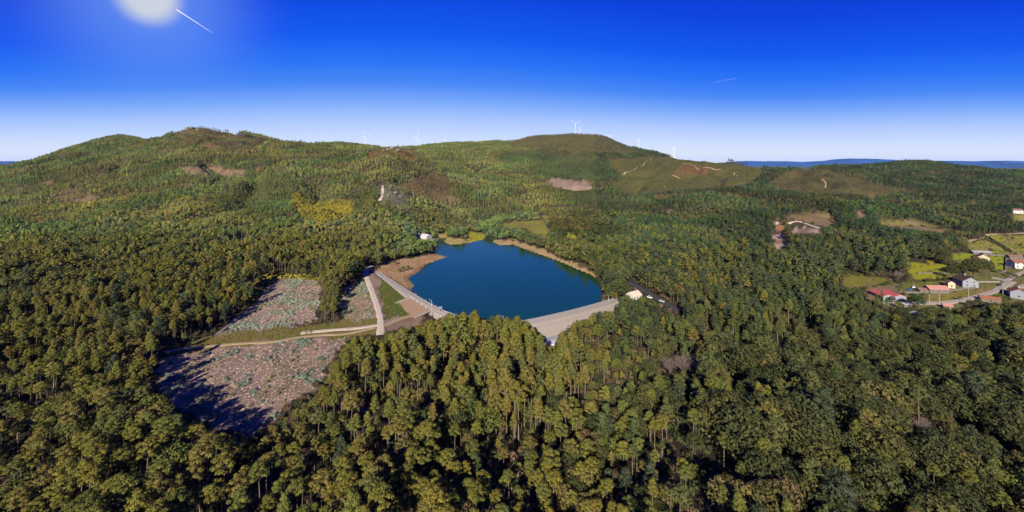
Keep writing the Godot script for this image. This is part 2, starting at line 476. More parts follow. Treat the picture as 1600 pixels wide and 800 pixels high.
var M := {}
func make_materials() -> void:
	var g1 := noise_tex(0.02, Color(0.62, 0.62, 0.62), Color(1, 1, 1), 5, 3)
	var g2 := noise_tex(0.05, Color(0.55, 0.52, 0.5), Color(1, 1, 1), 4, 8)
	var g3 := noise_tex(0.06, Color(0.5, 0.47, 0.46), Color(1, 1, 1), 6, 15, 1024)
	var nb := noise_tex(0.03, Color.BLACK, Color.WHITE, 5, 5, 512, true, 6.0)
	M.ground = mat(Color.WHITE, 0.95, noise_tex(0.035, Color(0.55, 0.52, 0.5), Color(1, 1, 1), 5, 4), 0.07, nb, 0.9)
	M.ground.vertex_color_use_as_albedo = true
	M.stone = mat(Color(0.40, 0.345, 0.325), 0.95, g3, 0.13, nb, 1.4)
	M.stone2 = mat(Color(0.36, 0.325, 0.325), 0.95, g3, 0.16, nb, 1.2)
	M.stone.uv1_scale = Vector3(0.14, 0.035, 0.14)
	M.stone2.uv1_scale = Vector3(0.16, 0.05, 0.16)
	M.concrete = mat(Color(0.33, 0.30, 0.29), 0.85, g1, 0.2, nb, 0.3)
	M.pale_concrete = mat(Color(0.42, 0.40, 0.39), 0.85, g1, 0.2, nb, 0.3)
	M.chute = mat(Color(0.40, 0.27, 0.18), 0.9, g2, 0.3, nb, 0.6)
	M.dark = mat(Color(0.03, 0.028, 0.025), 0.9)
	M.gravel = mat(Color(0.80, 0.68, 0.55), 0.95, g2, 0.35, nb, 0.6)
	M.track = mat(Color(0.50, 0.39, 0.24), 0.95, g2, 0.35, nb, 0.6)
	M.asphalt = mat(Color(0.44, 0.36, 0.31), 0.9, g1, 0.4, nb, 0.3)
	M.asphalt_shaded = mat(Color(0.07, 0.07, 0.075), 0.9, g1, 0.4, nb, 0.3)  # tree shade on the gatehouse road is put into this colour
	M.white = mat(Color(0.62, 0.62, 0.61), 0.6, g1, 0.3)
	M.cream = mat(Color(0.62, 0.52, 0.38), 0.8, g1, 0.3)
	M.granite = mat(Color(0.22, 0.20, 0.19), 0.9, g2, 0.7, nb, 0.8)
	M.lilac_shade = mat(Color(0.30, 0.31, 0.36), 0.8, g1, 0.3)  # on the houses, the bluish shade of pale walls is put into this colour
	M.red_roof = mat(Color(0.62, 0.13, 0.14), 0.7, g2, 0.5, nb, 0.5)
	M.pink_roof = mat(Color(0.55, 0.27, 0.23), 0.7, g2, 0.5, nb, 0.5)
	M.tile = mat(Color(0.34, 0.15, 0.085), 0.8, g2, 0.6, nb, 0.7)
	M.old_tile = mat(Color(0.28, 0.16, 0.13), 0.85, g2, 0.6, nb, 0.7)
	M.brown_tile = mat(Color(0.10, 0.06, 0.05), 0.85, g2, 0.6, nb, 0.7)
	M.grey_sheet = mat(Color(0.45, 0.44, 0.46), 0.5, g1, 0.4)
	for name_ in ["gravel", "track", "asphalt", "asphalt_shaded", "stone"]:
		M[name_].vertex_color_use_as_albedo = true
	M.glass = mat(Color(0.02, 0.025, 0.035), 0.15)
	M.wood = mat(Color(0.10, 0.06, 0.035), 0.85, g2, 1.0)
	M.pole = mat(Color(0.30, 0.27, 0.24), 0.8)
	M.metal = mat(Color(0.55, 0.56, 0.56), 0.4)
	M.steel_white = mat(Color(0.50, 0.51, 0.53), 0.4)
	M.rock = mat(Color(0.27, 0.245, 0.22), 0.95, g2, 0.3, nb, 1.0)
	M.bark = mat(Color(0.23, 0.185, 0.135), 0.9, g2, 0.8)
	M.dark_bark = mat(Color(0.09, 0.07, 0.055), 0.95, g2, 0.8)
	M.bare_bark = mat(Color(0.30, 0.23, 0.21), 0.9, g2, 0.8)
	M.leaf = mat(Color.WHITE, 0.75)
	M.leaf.vertex_color_use_as_albedo = true
	M.leaf.metallic_specular = 0.2
	M.leaf.backlight_enabled = true
	M.leaf.backlight = Color(0.25, 0.25, 0.1)
	M.sticks = mat(Color.WHITE, 0.95)
	M.sticks.vertex_color_use_as_albedo = true

# ---------------------------------------------------------------- plants
func card(p: Pile, at: Vector3, up: Vector3, size: float, col: Color) -> void:
	var s := up.cross(Vector3(rng.randf_range(-1, 1), rng.randf_range(-1, 1), rng.randf_range(-1, 1))).normalized()
	var t := up.cross(s)
	var a := size * rng.randf_range(0.4, 0.7)
	var b := size * rng.randf_range(0.25, 0.5)
	p.quad(at - s * a, at + t * b + up * size * 0.08, at + s * a, at - t * b + up * size * 0.06, col)

func clump(p: Pile, at: Vector3, rad: Vector3, n: int, size: float, wild: float, low: float) -> void:
	var tone := rng.randf_range(0.82, 1.15)
	for k in n:
		var y := rng.randf_range(low, 1.0)
		var a := rng.randf() * TAU
		var w := sqrt(maxf(0.0, 1.0 - y * y))
		var dir := Vector3(cos(a) * w, y, sin(a) * w)
		var q := at + dir * rad * rng.randf_range(0.72, 1.06)
		var up := (dir / rad.normalized() * 0.6 + Vector3(rng.randf_range(-1, 1), rng.randf_range(-1, 1), rng.randf_range(-1, 1)) * wild + Vector3.UP * 0.25).normalized()
		var v := tone * rng.randf_range(0.7, 1.25)
		card(p, q, up, size * rng.randf_range(0.7, 1.3), Color(v * rng.randf_range(0.93, 1.1), v, v * rng.randf_range(0.8, 1.15)))

# every builder returns {crown, trunk, boughs} for a tree of about unit scale 1 = metres given
func eucalyptus(detail: int, shape: int) -> Dictionary:
	var h := rng.randf_range(17.0, 20.0)
	var crown := Pile.new()
	var trunk := Pile.new()
	var boughs := Pile.new()
	var bend := Vector3(rng.randf_range(-0.7, 0.7), 0, rng.randf_range(-0.7, 0.7))
	var top := Vector3(bend.x, h * 0.92, bend.z)
	var mid := Vector3(bend.x * 0.2, h * 0.5, bend.z * 0.2)
	var sides := 6 if detail == 2 else 4
	var thick := 2.2 if detail == 0 else 1.0
	trunk.rod(Vector3(0, -1.5, 0), mid, 0.24 * thick, 0.16 * thick, sides)
	trunk.rod(mid, top, 0.16 * thick, 0.04, sides)
	var n := [10, 12, 20][detail] as int
	var per := [7, 24, 78][detail] as int
	var size := [1.7, 0.95, 0.42][detail] as float
	var kind := shape % 3
	var wide := [2.8, 2.2, 2.6][kind] as float          # half width of the crown
	var tall := [3.4, 4.8, 4.2][kind] as float           # half height
	if detail == 0:
		tall *= 1.35
	var mid_y := h - tall * 0.92
	for k in n:
		var f := (k + 0.5) / n
		var y := 1.0 - 1.5 * f
		var w := sqrt(maxf(0.0, 1.0 - y * y))
		if kind == 1:
			w = lerpf(w, (1.0 - y) * 0.62, 0.6)
		var a := k * 2.39996 + rng.randf() * 0.7
		var loose := rng.randf_range(0.55, 0.95) if kind != 2 else rng.randf_range(0.5, 1.3)
		var at := Vector3(cos(a) * w * wide * loose, mid_y + y * tall * 0.82, sin(a) * w * wide * loose) + bend * clampf(0.5 + y * 0.5, 0.0, 1.0)
		var rad := rng.randf_range(0.75, 1.25) * (0.8 if y > 0.7 and kind == 1 else 1.0)
		var squash := rng.randf_range(0.5, 0.75) if kind != 1 else rng.randf_range(0.7, 0.95)
		clump(crown, at, Vector3(rad, rad * squash, rad), per, size, 0.5, -0.3)
		if detail == 2 and y < 0.6:
			boughs.rod(Vector3(bend.x * 0.4, at.y - 1.7, bend.z * 0.4), at, 0.07, 0.025, 4)
	return {"crown": crown, "trunk": trunk, "boughs": boughs}

func pine(detail: int, shape: int) -> Dictionary:
	var h := rng.randf_range(15.0, 18.0)
	var crown := Pile.new()
	var trunk := Pile.new()
	var boughs := Pile.new()
	trunk.rod(Vector3(0, -1.5, 0), Vector3(0, h * 0.95, 0), 0.65 if detail == 0 else 0.28, 0.06, 6 if detail == 2 else 4)
	var n := [10, 13, 20][detail] as int
	var per := [7, 22, 52][detail] as int
	var size := [1.8, 1.0, 0.55][detail] as float
	for k in n:
		var f := (k + rng.randf() * 0.5) / n
		var y := lerpf(0.42 if shape % 2 == 0 else 0.52, 0.96, f) * h
		var reach := lerpf(3.1, 0.3, pow(f, 1.25)) if shape % 2 == 0 else 3.4 * sqrt(maxf(0.03, 1.0 - pow(f * 1.0, 2.2)))
		var a := k * 2.4 + rng.randf() * 0.8
		var off := reach * rng.randf_range(0.4, 0.9)
		var at := Vector3(cos(a) * off, y, sin(a) * off)
		var r := rng.randf_range(1.0, 1.5) * lerpf(1.15, 0.75, f)
		clump(crown, at, Vector3(r, r * 0.7, r), per, size, 0.6, -0.3)
		if detail == 2:
			boughs.rod(Vector3(0, y - 0.8, 0), at, 0.08, 0.03, 4)
	return {"crown": crown, "trunk": trunk, "boughs": boughs}

func broadleaf(detail: int, shape: int) -> Dictionary:
	var h := rng.randf_range(10.0, 12.0)
	var crown := Pile.new()
	var trunk := Pile.new()
	var boughs := Pile.new()
	trunk.rod(Vector3(0, -1.5, 0), Vector3(0.2, h * 0.42, 0.1), 0.36, 0.24, 6 if detail == 2 else 4)
	trunk.rod(Vector3(0.2, h * 0.42, 0.1), Vector3(-0.1, h * 0.85, 0.2), 0.24, 0.06, 5 if detail == 2 else 4)
	var n := [12, 15, 26][detail] as int
	var per := [6, 20, 48][detail] as int
	var size := [1.9, 1.05, 0.58][detail] as float
	var wide := [4.2, 3.6, 4.8][shape % 3] as float
	for k in n:
		var f := (k + 0.5) / n
		var y := 1.0 - 1.35 * f
		var w := sqrt(maxf(0.0, 1.0 - y * y))
		var a := k * 2.4 + rng.randf() * 0.5
		var at := Vector3(cos(a) * w * wide, h * 0.56 + y * h * 0.36, sin(a) * w * wide) * Vector3(0.85, 1, 0.85)
		var r := rng.randf_range(1.25, 1.9)
		clump(crown, at, Vector3(r, r * 0.72, r), per, size, 0.5, -0.35)
		if detail == 2 and k % 2 == 0:
			boughs.rod(Vector3(0.2, h * 0.38, 0.1), at, 0.12, 0.03, 4)
	return {"crown": crown, "trunk": trunk, "boughs": boughs}

func twigs(p: Pile, at: Vector3, dir: Vector3, length: float, thick: float, depth: int) -> void:
	var to := at + dir * length
	p.rod(at, to, thick, thick * 0.6, 4 if depth > 1 else 3)
	if depth == 0:
		return
	for k in (5 if depth > 2 else 4):
		var d := (dir + Vector3(rng.randf_range(-0.9, 0.9), rng.randf_range(-0.2, 0.6), rng.randf_range(-0.9, 0.9))).normalized()
		twigs(p, at.lerp(to, rng.randf_range(0.55, 1.0)), d, length * rng.randf_range(0.6, 0.8), thick * 0.55, depth - 1)

func shrub_mesh(n: int, size: float, tall := 0.6) -> ArrayMesh:
	var p := Pile.new()
	for k in 3:
		var a := k * 2.1 + rng.randf()
		clump(p, Vector3(cos(a) * 0.4, tall * 0.4, sin(a) * 0.4), Vector3(0.7, tall, 0.7), n, size, 0.6, -0.1)
	return p.mesh(null, M.leaf)

# ---------------------------------------------------------------- ribbons
var road_px: Array = []        # {poly, half}
func ribbon(list: Array, width: float, lift := 0.25) -> ArrayMesh:
	var cur := Curve3D.new()
	var w: Array[Vector3] = []
	var line := pts(list)
	for q in line:
		w.append(cast(q.x, q.y))
	for k in w.size():
		var a := w[maxi(k - 1, 0)]
		var b := w[mini(k + 1, w.size() - 1)]
		cur.add_point(w[k], (a - b) / 6.0, (b - a) / 6.0)
	var total := cur.get_baked_length()
	var far := w[0].length()
	var steps := maxi(4, int(total / (1.5 + far * 0.004)))
	var p := Pile.new()
	var across := 7
	var rows: Array = []
	for k in steps + 1:
		var s := total * k / steps
		var c := cur.sample_baked(s, true)
		var f := cur.sample_baked(minf(s + 1.0, total), true) - cur.sample_baked(maxf(s - 1.0, 0.0), true)
		f.y = 0.0
		f = f.normalized()
		var side := Vector3(-f.z, 0, f.x)
		var row: Array[Vector3] = []
		var wide := width * (1.0 + 0.35 * n2.get_noise_2d(c.x * 5.0, c.z * 5.0))
		for m in across:
			var q := c + side * wide * (m / float(across - 1) - 0.5)
			q.y = gh(q.x, q.z) + (lift + far * 0.0005 if m > 0 and m < across - 1 else 0.02)
			row.append(q)
		rows.append(row)
	var worn := [0.62, 0.92, 1.0, 0.80, 1.0, 0.92, 0.62]
	for k in steps:
		for m in across - 1:
			var tone := func(kk: int, mm: int) -> Color:
				var q: Vector3 = rows[kk][mm]
				var f: float = worn[mm] * (1.0 + 0.22 * n2.get_noise_2d(q.x * 9.0, q.z * 9.0))
				return Color(f, f * lerpf(1.0, 0.97, 1.0 - f), f * lerpf(1.0, 0.85, 1.0 - f))
			var b0 := p.v.size()
			p.quad(rows[k][m], rows[k + 1][m], rows[k + 1][m + 1], rows[k][m + 1])
			p.c[b0] = tone.call(k, m)
			p.c[b0 + 1] = tone.call(k + 1, m)
			p.c[b0 + 2] = tone.call(k + 1, m + 1)
			p.c[b0 + 3] = tone.call(k, m + 1)
	var world_w := PackedVector2Array()
	for q in w:
		world_w.append(Vector2(q.x, q.z))
	road_px.append({"poly": world_w, "half": width * 0.5 + 1.2})
	var half_px := maxf(1.5, width * 0.5 / (far * K))
	for k in line.size() - 1:
		var t := (line[k + 1] - line[k]).normalized() * half_px
		var nn := Vector2(-t.y, t.x)
		keep_clear(PackedVector2Array([line[k] - t - nn, line[k + 1] + t - nn, line[k + 1] + t + nn, line[k] - t + nn]))
	return p.mesh()

func on_road(q: Vector2) -> bool:
	for r in road_px:
		if dist_poly(q, r.poly, false) < r.half:
			return true
	return false

# ---------------------------------------------------------------- built things
func gable_roof(p: Pile, l: float, w: float, base: float, rise: float, over := 0.4, thick := 0.16, which := 0) -> void:   # ridge along x
	for s in [-1.0, 1.0]:
		if which and s != float(which):
			continue
		var e := Vector3(0, base - over * rise / (w * 0.5), s * (w * 0.5 + over))
		var r := Vector3(0, base + rise, s * 0.01)
		var x := Vector3(l * 0.5 + over, 0, 0)
		var up := Vector3(0, thick, 0)
		p.quad(e - x + up, r - x + up, r + x + up, e + x + up)
		p.quad(e - x, e + x, r + x, r - x)
		p.quad(e - x, e - x + up, e + x + up, e + x)
		p.quad(e - x, r - x, r - x + up, e - x + up)
		p.quad(e + x, e + x + up, r + x + up, r + x)

func gable_walls(p: Pile, l: float, w: float, h: float, rise: float, foot := 1.5) -> void:
	var x := l * 0.5
	var z := w * 0.5
	p.quad(Vector3(-x, h, z), Vector3(x, h, z), Vector3(x, -foot, z), Vector3(-x, -foot, z))
	p.quad(Vector3(x, h, -z), Vector3(-x, h, -z), Vector3(-x, -foot, -z), Vector3(x, -foot, -z))
	for s in [-1.0, 1.0]:
		p.quad(Vector3(s * x, h, -z), Vector3(s * x, h, z), Vector3(s * x, -foot, z), Vector3(s * x, -foot, -z))
		if rise > 0.0:
			p.tri(Vector3(s * x, h, -z), Vector3(s * x, h + rise, 0), Vector3(s * x, h, z))

func one_box(at: Vector3, size: Vector3) -> ArrayMesh:
	var p := Pile.new()
	p.box(at, size)
	return p.mesh()

func opening(parent: Node, called: String, at: Vector3, face: Vector3, w: float, h: float, frame: Material, inner: Material, inner_name: String) -> void:
	# a frame of four bars with a sheet set back in it; face points out of the wall
	var b := Basis(Vector3.UP.cross(face).normalized(), Vector3.UP, face)
	var f := Pile.new()
	var t := 0.12
	f.box(at + b * Vector3(0, h * 0.5, 0.03), Vector3(w + t * 2, t, 0.14), b)
	f.box(at + b * Vector3(0, -h * 0.5, 0.05), Vector3(w + t * 2, t, 0.2), b)
	for s in [-0.5, 0.5]:
		f.box(at + b * Vector3(s * (w + t), 0, 0.03), Vector3(t, h - t, 0.14), b)
	var o := obj(called, f.mesh(), frame, parent)
	var q := Pile.new()
	q.box(at + b * Vector3(0, 0, 0.02), Vector3(w, h - t, 0.06), b)
	obj(inner_name, q.mesh(), inner, o)

func house(called: String, label: String, category: String, px: float, py: float, turn: float, l: float, w: float, h: float, rise: float, wall: Material, roof: Material, opts := {}) -> Node3D:
	var at := cast(px, py)
	var t := thing(called, label, category, at, deg_to_rad(turn), opts.get("group", ""))
	var p := Pile.new()
	gable_walls(p, l, w, h, rise)
	obj("wall", p.mesh(), wall, t)
	if rise > 0.0:
		var r := Pile.new()
		gable_roof(r, l, w, h, rise)
		var ro := obj("roof", r.mesh(), roof, t)
		if opts.get("chimney", false):
			var c := Pile.new()
			c.box(Vector3(l * 0.22, h + rise + 0.2, w * 0.12), Vector3(0.8, 1.8, 0.8))
			c.box(Vector3(l * 0.22, h + rise + 1.15, w * 0.12), Vector3(1.0, 0.14, 1.0))
			obj("chimney", c.mesh(), M.pale_concrete, ro)
	else:
		obj("roof", one_box(Vector3(0, h + 0.12, 0), Vector3(l + 0.6, 0.24, w + 0.6)), roof, t)
	var n: int = opts.get("windows", 2)
	var storeys: int = opts.get("storeys", 1)
	for s in storeys:
		for k in n:
			var x := l * ((k + 0.5) / n - 0.5)
			var y := 1.7 + s * 2.8
			if s == 0 and k == n / 2 and opts.get("door", true):
				opening(t, "door_frame", Vector3(x, 1.05, w * 0.5), Vector3(0, 0, 1), 1.0, 2.1, M.pale_concrete, M.wood, "door")
			else:
				opening(t, "window", Vector3(x, y, w * 0.5), Vector3(0, 0, 1), 1.0, 1.2, M.pale_concrete, M.glass, "pane")
		for e in int(opts.get("end_windows", 1)):
			for sx in [-1.0, 1.0]:
				opening(t, "window", Vector3(sx * l * 0.5, 1.7 + s * 2.8, w * (0.0 if opts.get("end_windows", 1) == 1 else e * 0.44 - 0.22)), Vector3(sx, 0, 0), 0.95, 1.2, M.pale_concrete, M.glass, "pane")
	# nothing of the wood may stand in front of it
	var r1 := to_px(at.x, at.y + h + rise, at.z)
	var half := maxf(l, w) * 0.5 / (-at.z * K)
	keep_clear(PackedVector2Array([Vector2(r1.x - half, r1.y), Vector2(r1.x + half, r1.y), Vector2(r1.x + half, py + 1), Vector2(r1.x - half, py + 1)]))
	road_px.append({"poly": PackedVector2Array([Vector2(at.x, at.z), Vector2(at.x + 0.1, at.z)]), "half": maxf(l, w) * 0.6 + 1.0})
	return t

func turbine(label: String, px: float, base: float, hub: float, d: float, spin: float, face: float, blade := 0.62) -> void:
	var x := (px - 800.0) * K * d
	var foot := Vector3(x, minf(HC - (base - Y0) * K * d, gh(x, -d)) - 2.0, -d)
	var top := HC - (hub - Y0) * K * d - foot.y
	var t := thing("wind_turbine", label, "wind turbine", foot, deg_to_rad(face), "wind turbines along the ridge")
	var p := Pile.new()
	p.rod(Vector3.ZERO, Vector3(0, top - 1.5, 0), 1.7, 0.9, 12)
	obj("tower", p.mesh(), M.steel_white, t)
	var nac := Pile.new()
	nac.box(Vector3(0, top, -1.5), Vector3(3.2, 3.4, 9.0))
	nac.box(Vector3(0, top + 0.2, -6.4), Vector3(2.4, 2.4, 0.8))
	obj("nacelle", nac.mesh(), M.steel_white, t)
	var hubm := Pile.new()
	hubm.rod(Vector3(0, top, 3.0), Vector3(0, top, 5.6), 1.8, 0.7, 10)
	obj("hub", hubm.mesh(), M.steel_white, t)
	var length := (top - 1.0) * blade
	for k in 3:
		var a := deg_to_rad(spin) + TAU * k / 3.0
		var dir := Vector3(sin(a), cos(a), 0)
		var side := Vector3(cos(a), -sin(a), 0)
		var b := Pile.new()
		var prof := [[0.02, 0.6, 0.5], [0.12, 0.9, 0.4], [0.25, 1.0, 0.35], [0.6, 0.6, 0.2], [1.0, 0.2, 0.1]]
		for q in prof.size() - 1:
			var c0: Vector3 = Vector3(0, top, 4.2) + dir * length * prof[q][0]
			var c1: Vector3 = Vector3(0, top, 4.2) + dir * length * prof[q + 1][0]
			for s in [-1.0, 1.0]:
				var z0: Vector3 = Vector3(0, 0, prof[q][2] * s)
				var z1: Vector3 = Vector3(0, 0, prof[q + 1][2] * s)
				b.quad(c0 - side * prof[q][1] * 0.6, c1 - side * prof[q + 1][1] * 0.6, c1 + z1, c0 + z0)
				b.quad(c0 + z0, c1 + z1, c1 + side * prof[q + 1][1], c0 + side * prof[q][1])
		obj("blade", b.mesh(), M.steel_white, t)

func car(label: String, px: float, py: float, turn: float, paint: Color) -> void:
	var at := cast(px, py)
	var t := thing("parked_car", label, "car", at + Vector3(0, 0.25, 0), deg_to_rad(turn))
	var pm := mat(paint, 0.3)
	pm.clearcoat_enabled = true
	var body := Pile.new()
	var side: Array[Vector2] = [Vector2(-2.1, 0.35), Vector2(-2.15, 0.75), Vector2(-1.95, 0.92), Vector2(-1.0, 0.98), Vector2(1.1, 1.0), Vector2(2.0, 0.98), Vector2(2.1, 0.7), Vector2(2.05, 0.35)]
	sweep_side(body, side, 0.86, 0.82)
	obj("body", body.mesh(), pm, t)
	var cab := Pile.new()
	sweep_side(cab, [Vector2(-1.0, 0.98), Vector2(-0.35, 1.44), Vector2(1.2, 1.46), Vector2(1.85, 0.99)] as Array[Vector2], 0.78, 0.66)
	var c := obj("cabin", cab.mesh(), M.glass, t)
	var roof := Pile.new()
	roof.box(Vector3(0.42, 1.475, 0), Vector3(1.6, 0.05, 1.3))
	obj("roof", roof.mesh(), pm, c)
	for x in [-1.3, 1.3]:
		for z in [-0.8, 0.8]:
			var wm := Pile.new()
			wm.rod(Vector3(x, 0.32, z - 0.11), Vector3(x, 0.32, z + 0.11), 0.32, 0.32, 12)
			obj("wheel", wm.mesh(), M.dark, t)
	for z in [-0.6, 0.6]:
		obj("headlight", one_box(Vector3(-2.12, 0.7, z), Vector3(0.08, 0.14, 0.3)), M.metal, t)

func sweep_side(p: Pile, side: Array[Vector2], half_low: float, half_high: float) -> void:
	var n := side.size()
	var lo := 1e9
	var hi := -1e9
	for q in side:
		lo = minf(lo, q.y)
		hi = maxf(hi, q.y)
	var at := func(q: Vector2, s: float) -> Vector3: return Vector3(q.x, q.y, s * lerpf(half_low, half_high, (q.y - lo) / (hi - lo)))
	for k in n:
		var a := side[k]
		var b := side[(k + 1) % n]
		p.quad(at.call(a, -1.0), at.call(b, -1.0), at.call(b, 1.0), at.call(a, 1.0))
	for s in [-1.0, 1.0]:
		for k in range(1, n - 1):
			p.tri(at.call(side[0], s), at.call(side[k], s), at.call(side[k + 1], s))

func lamp_post(called: String, label: String, category: String, at: Vector3, h: float, arm: float, turn := 0.0) -> void:
	var t := thing(called, label, category, at, deg_to_rad(turn))
	var p := Pile.new()
	p.rod(Vector3(0, -0.3, 0), Vector3(0, h, 0), 0.12, 0.07, 8)
	obj("post", p.mesh(), M.metal, t)
	p = Pile.new()
	p.rod(Vector3(0, h - 0.1, 0), Vector3(arm, h + 0.3, 0), 0.05, 0.04, 6)
	obj("arm", p.mesh(), M.metal, t)
	p = Pile.new()
	p.box(Vector3(arm + 0.3, h + 0.3, 0), Vector3(0.8, 0.16, 0.34))
	p.box(Vector3(arm + 0.3, h + 0.2, 0), Vector3(0.6, 0.05, 0.26))
	obj("lamp_head", p.mesh(), M.pale_concrete, t)

func utility_pole(label: String, px: float, py: float, h: float) -> void:
	var at := cast(px, py)
	var t := thing("utility_pole", label, "utility pole", at, 0.4)
	var p := Pile.new()
	p.rod(Vector3(0, -1, 0), Vector3(0, h, 0), 0.17, 0.1, 8)
	obj("post", p.mesh(), M.pole, t)
	p = Pile.new()
	p.box(Vector3(0, h - 0.5, 0.12), Vector3(2.0, 0.14, 0.12))
	var arm := obj("crossarm", p.mesh(), M.pole, t)
	for x in [-0.85, 0.0, 0.85]:
		p = Pile.new()
		p.rod(Vector3(x, h - 0.43, 0.12), Vector3(x, h - 0.2, 0.12), 0.06, 0.04, 6)
		obj("insulator", p.mesh(), M.white, arm)

func dry_wall(label: String, a: Vector2, b: Vector2, h: float) -> void:     # rough stones laid in a line
	var p := Pile.new()
	var n := 26
	var prev := cast(a.x, a.y)
	for k in range(1, n + 1):
		var q := a.lerp(b, k / float(n))
		var c := cast(q.x, q.y)
		if c.distance_to(prev) > 0.1:
			p.box((prev + c) * 0.5 + Vector3(0, h * 0.5 - 0.3 + rng.randf_range(-0.15, 0.15), 0), Vector3(rng.randf_range(0.5, 0.8), h + 0.6, (c - prev).length() + 0.1), Basis.looking_at(c - prev, Vector3.UP))
		prev = c
	tag(obj("stone_wall", p.mesh(), M.granite), label, "wall")

func boulder_mesh(seed_: int) -> ArrayMesh:
	var s := SphereMesh.new()
	s.radial_segments = 10
	s.rings = 6
	var a := s.get_mesh_arrays()
	var v: PackedVector3Array = a[Mesh.ARRAY_VERTEX]
	for k in v.size():
		var q := v[k] * 2.0
		v[k] = q * (1.0 + 0.45 * n3.get_noise_3d(q.x * 18.0 + seed_ * 31.0, q.y * 18.0, q.z * 18.0)) * Vector3(1.0, 0.7, 0.85)
	a[Mesh.ARRAY_VERTEX] = v
	var m := ArrayMesh.new()
	m.add_surface_from_arrays(Mesh.PRIMITIVE_TRIANGLES, a)
	var st := SurfaceTool.new()
	st.create_from(m, 0)
	st.generate_normals()
	return st.commit()

func boulder(label: String, px: float, py: float, size: float, group := "") -> void:
	var at := cast(px, py)
	var o := obj("boulder", boulder_mesh(int(px * 3 + py)), M.rock)
	o.position = at + Vector3(0, size * 0.15, 0)
	o.rotation.y = px
	o.scale = Vector3.ONE * size
	tag(o, label, "boulder", group)

# ---------------------------------------------------------------- the dam
func dam_line(step: float) -> Array:     # [point, downstream normal] along the crest
	var c := Curve2D.new()
	for k in dam.size():
		var a := dam[maxi(k - 1, 0)]
		var b := dam[mini(k + 1, dam.size() - 1)]
		c.add_point(dam[k], (a - b) / 6.0, (b - a) / 6.0)
	var o := []
	var n := int(c.get_baked_length() / step)
	for k in n + 1:
		var s := c.get_baked_length() * k / n
		var t := (c.sample_baked(minf(s + 1, c.get_baked_length())) - c.sample_baked(maxf(s - 1, 0))).normalized()
		o.append([c.sample_baked(s), Vector2(-t.y, t.x), s / c.get_baked_length()])
	return o

func dam_strip(p: Pile, line: Array, from: float, to: float, section: Array) -> void:   # section: (metres downstream, height) pairs, closed at both ends
	var prev := []
	for e in line:
		if e[2] < from or e[2] > to:
			continue
		var row := []
		for q in section:
			var w: Vector2 = e[0] + e[1] * float(q[0])
			row.append(Vector3(w.x, q[1], w.y))
		if prev:
			for k in section.size() - 1:
				p.quad(prev[k], row[k], row[k + 1], prev[k + 1])
		else:
			for k in range(1, section.size() - 1):
				p.tri(row[0], row[k], row[k + 1])
		prev = row
	for k in range(1, section.size() - 1):
		p.tri(prev[0], prev[k + 1], prev[k])

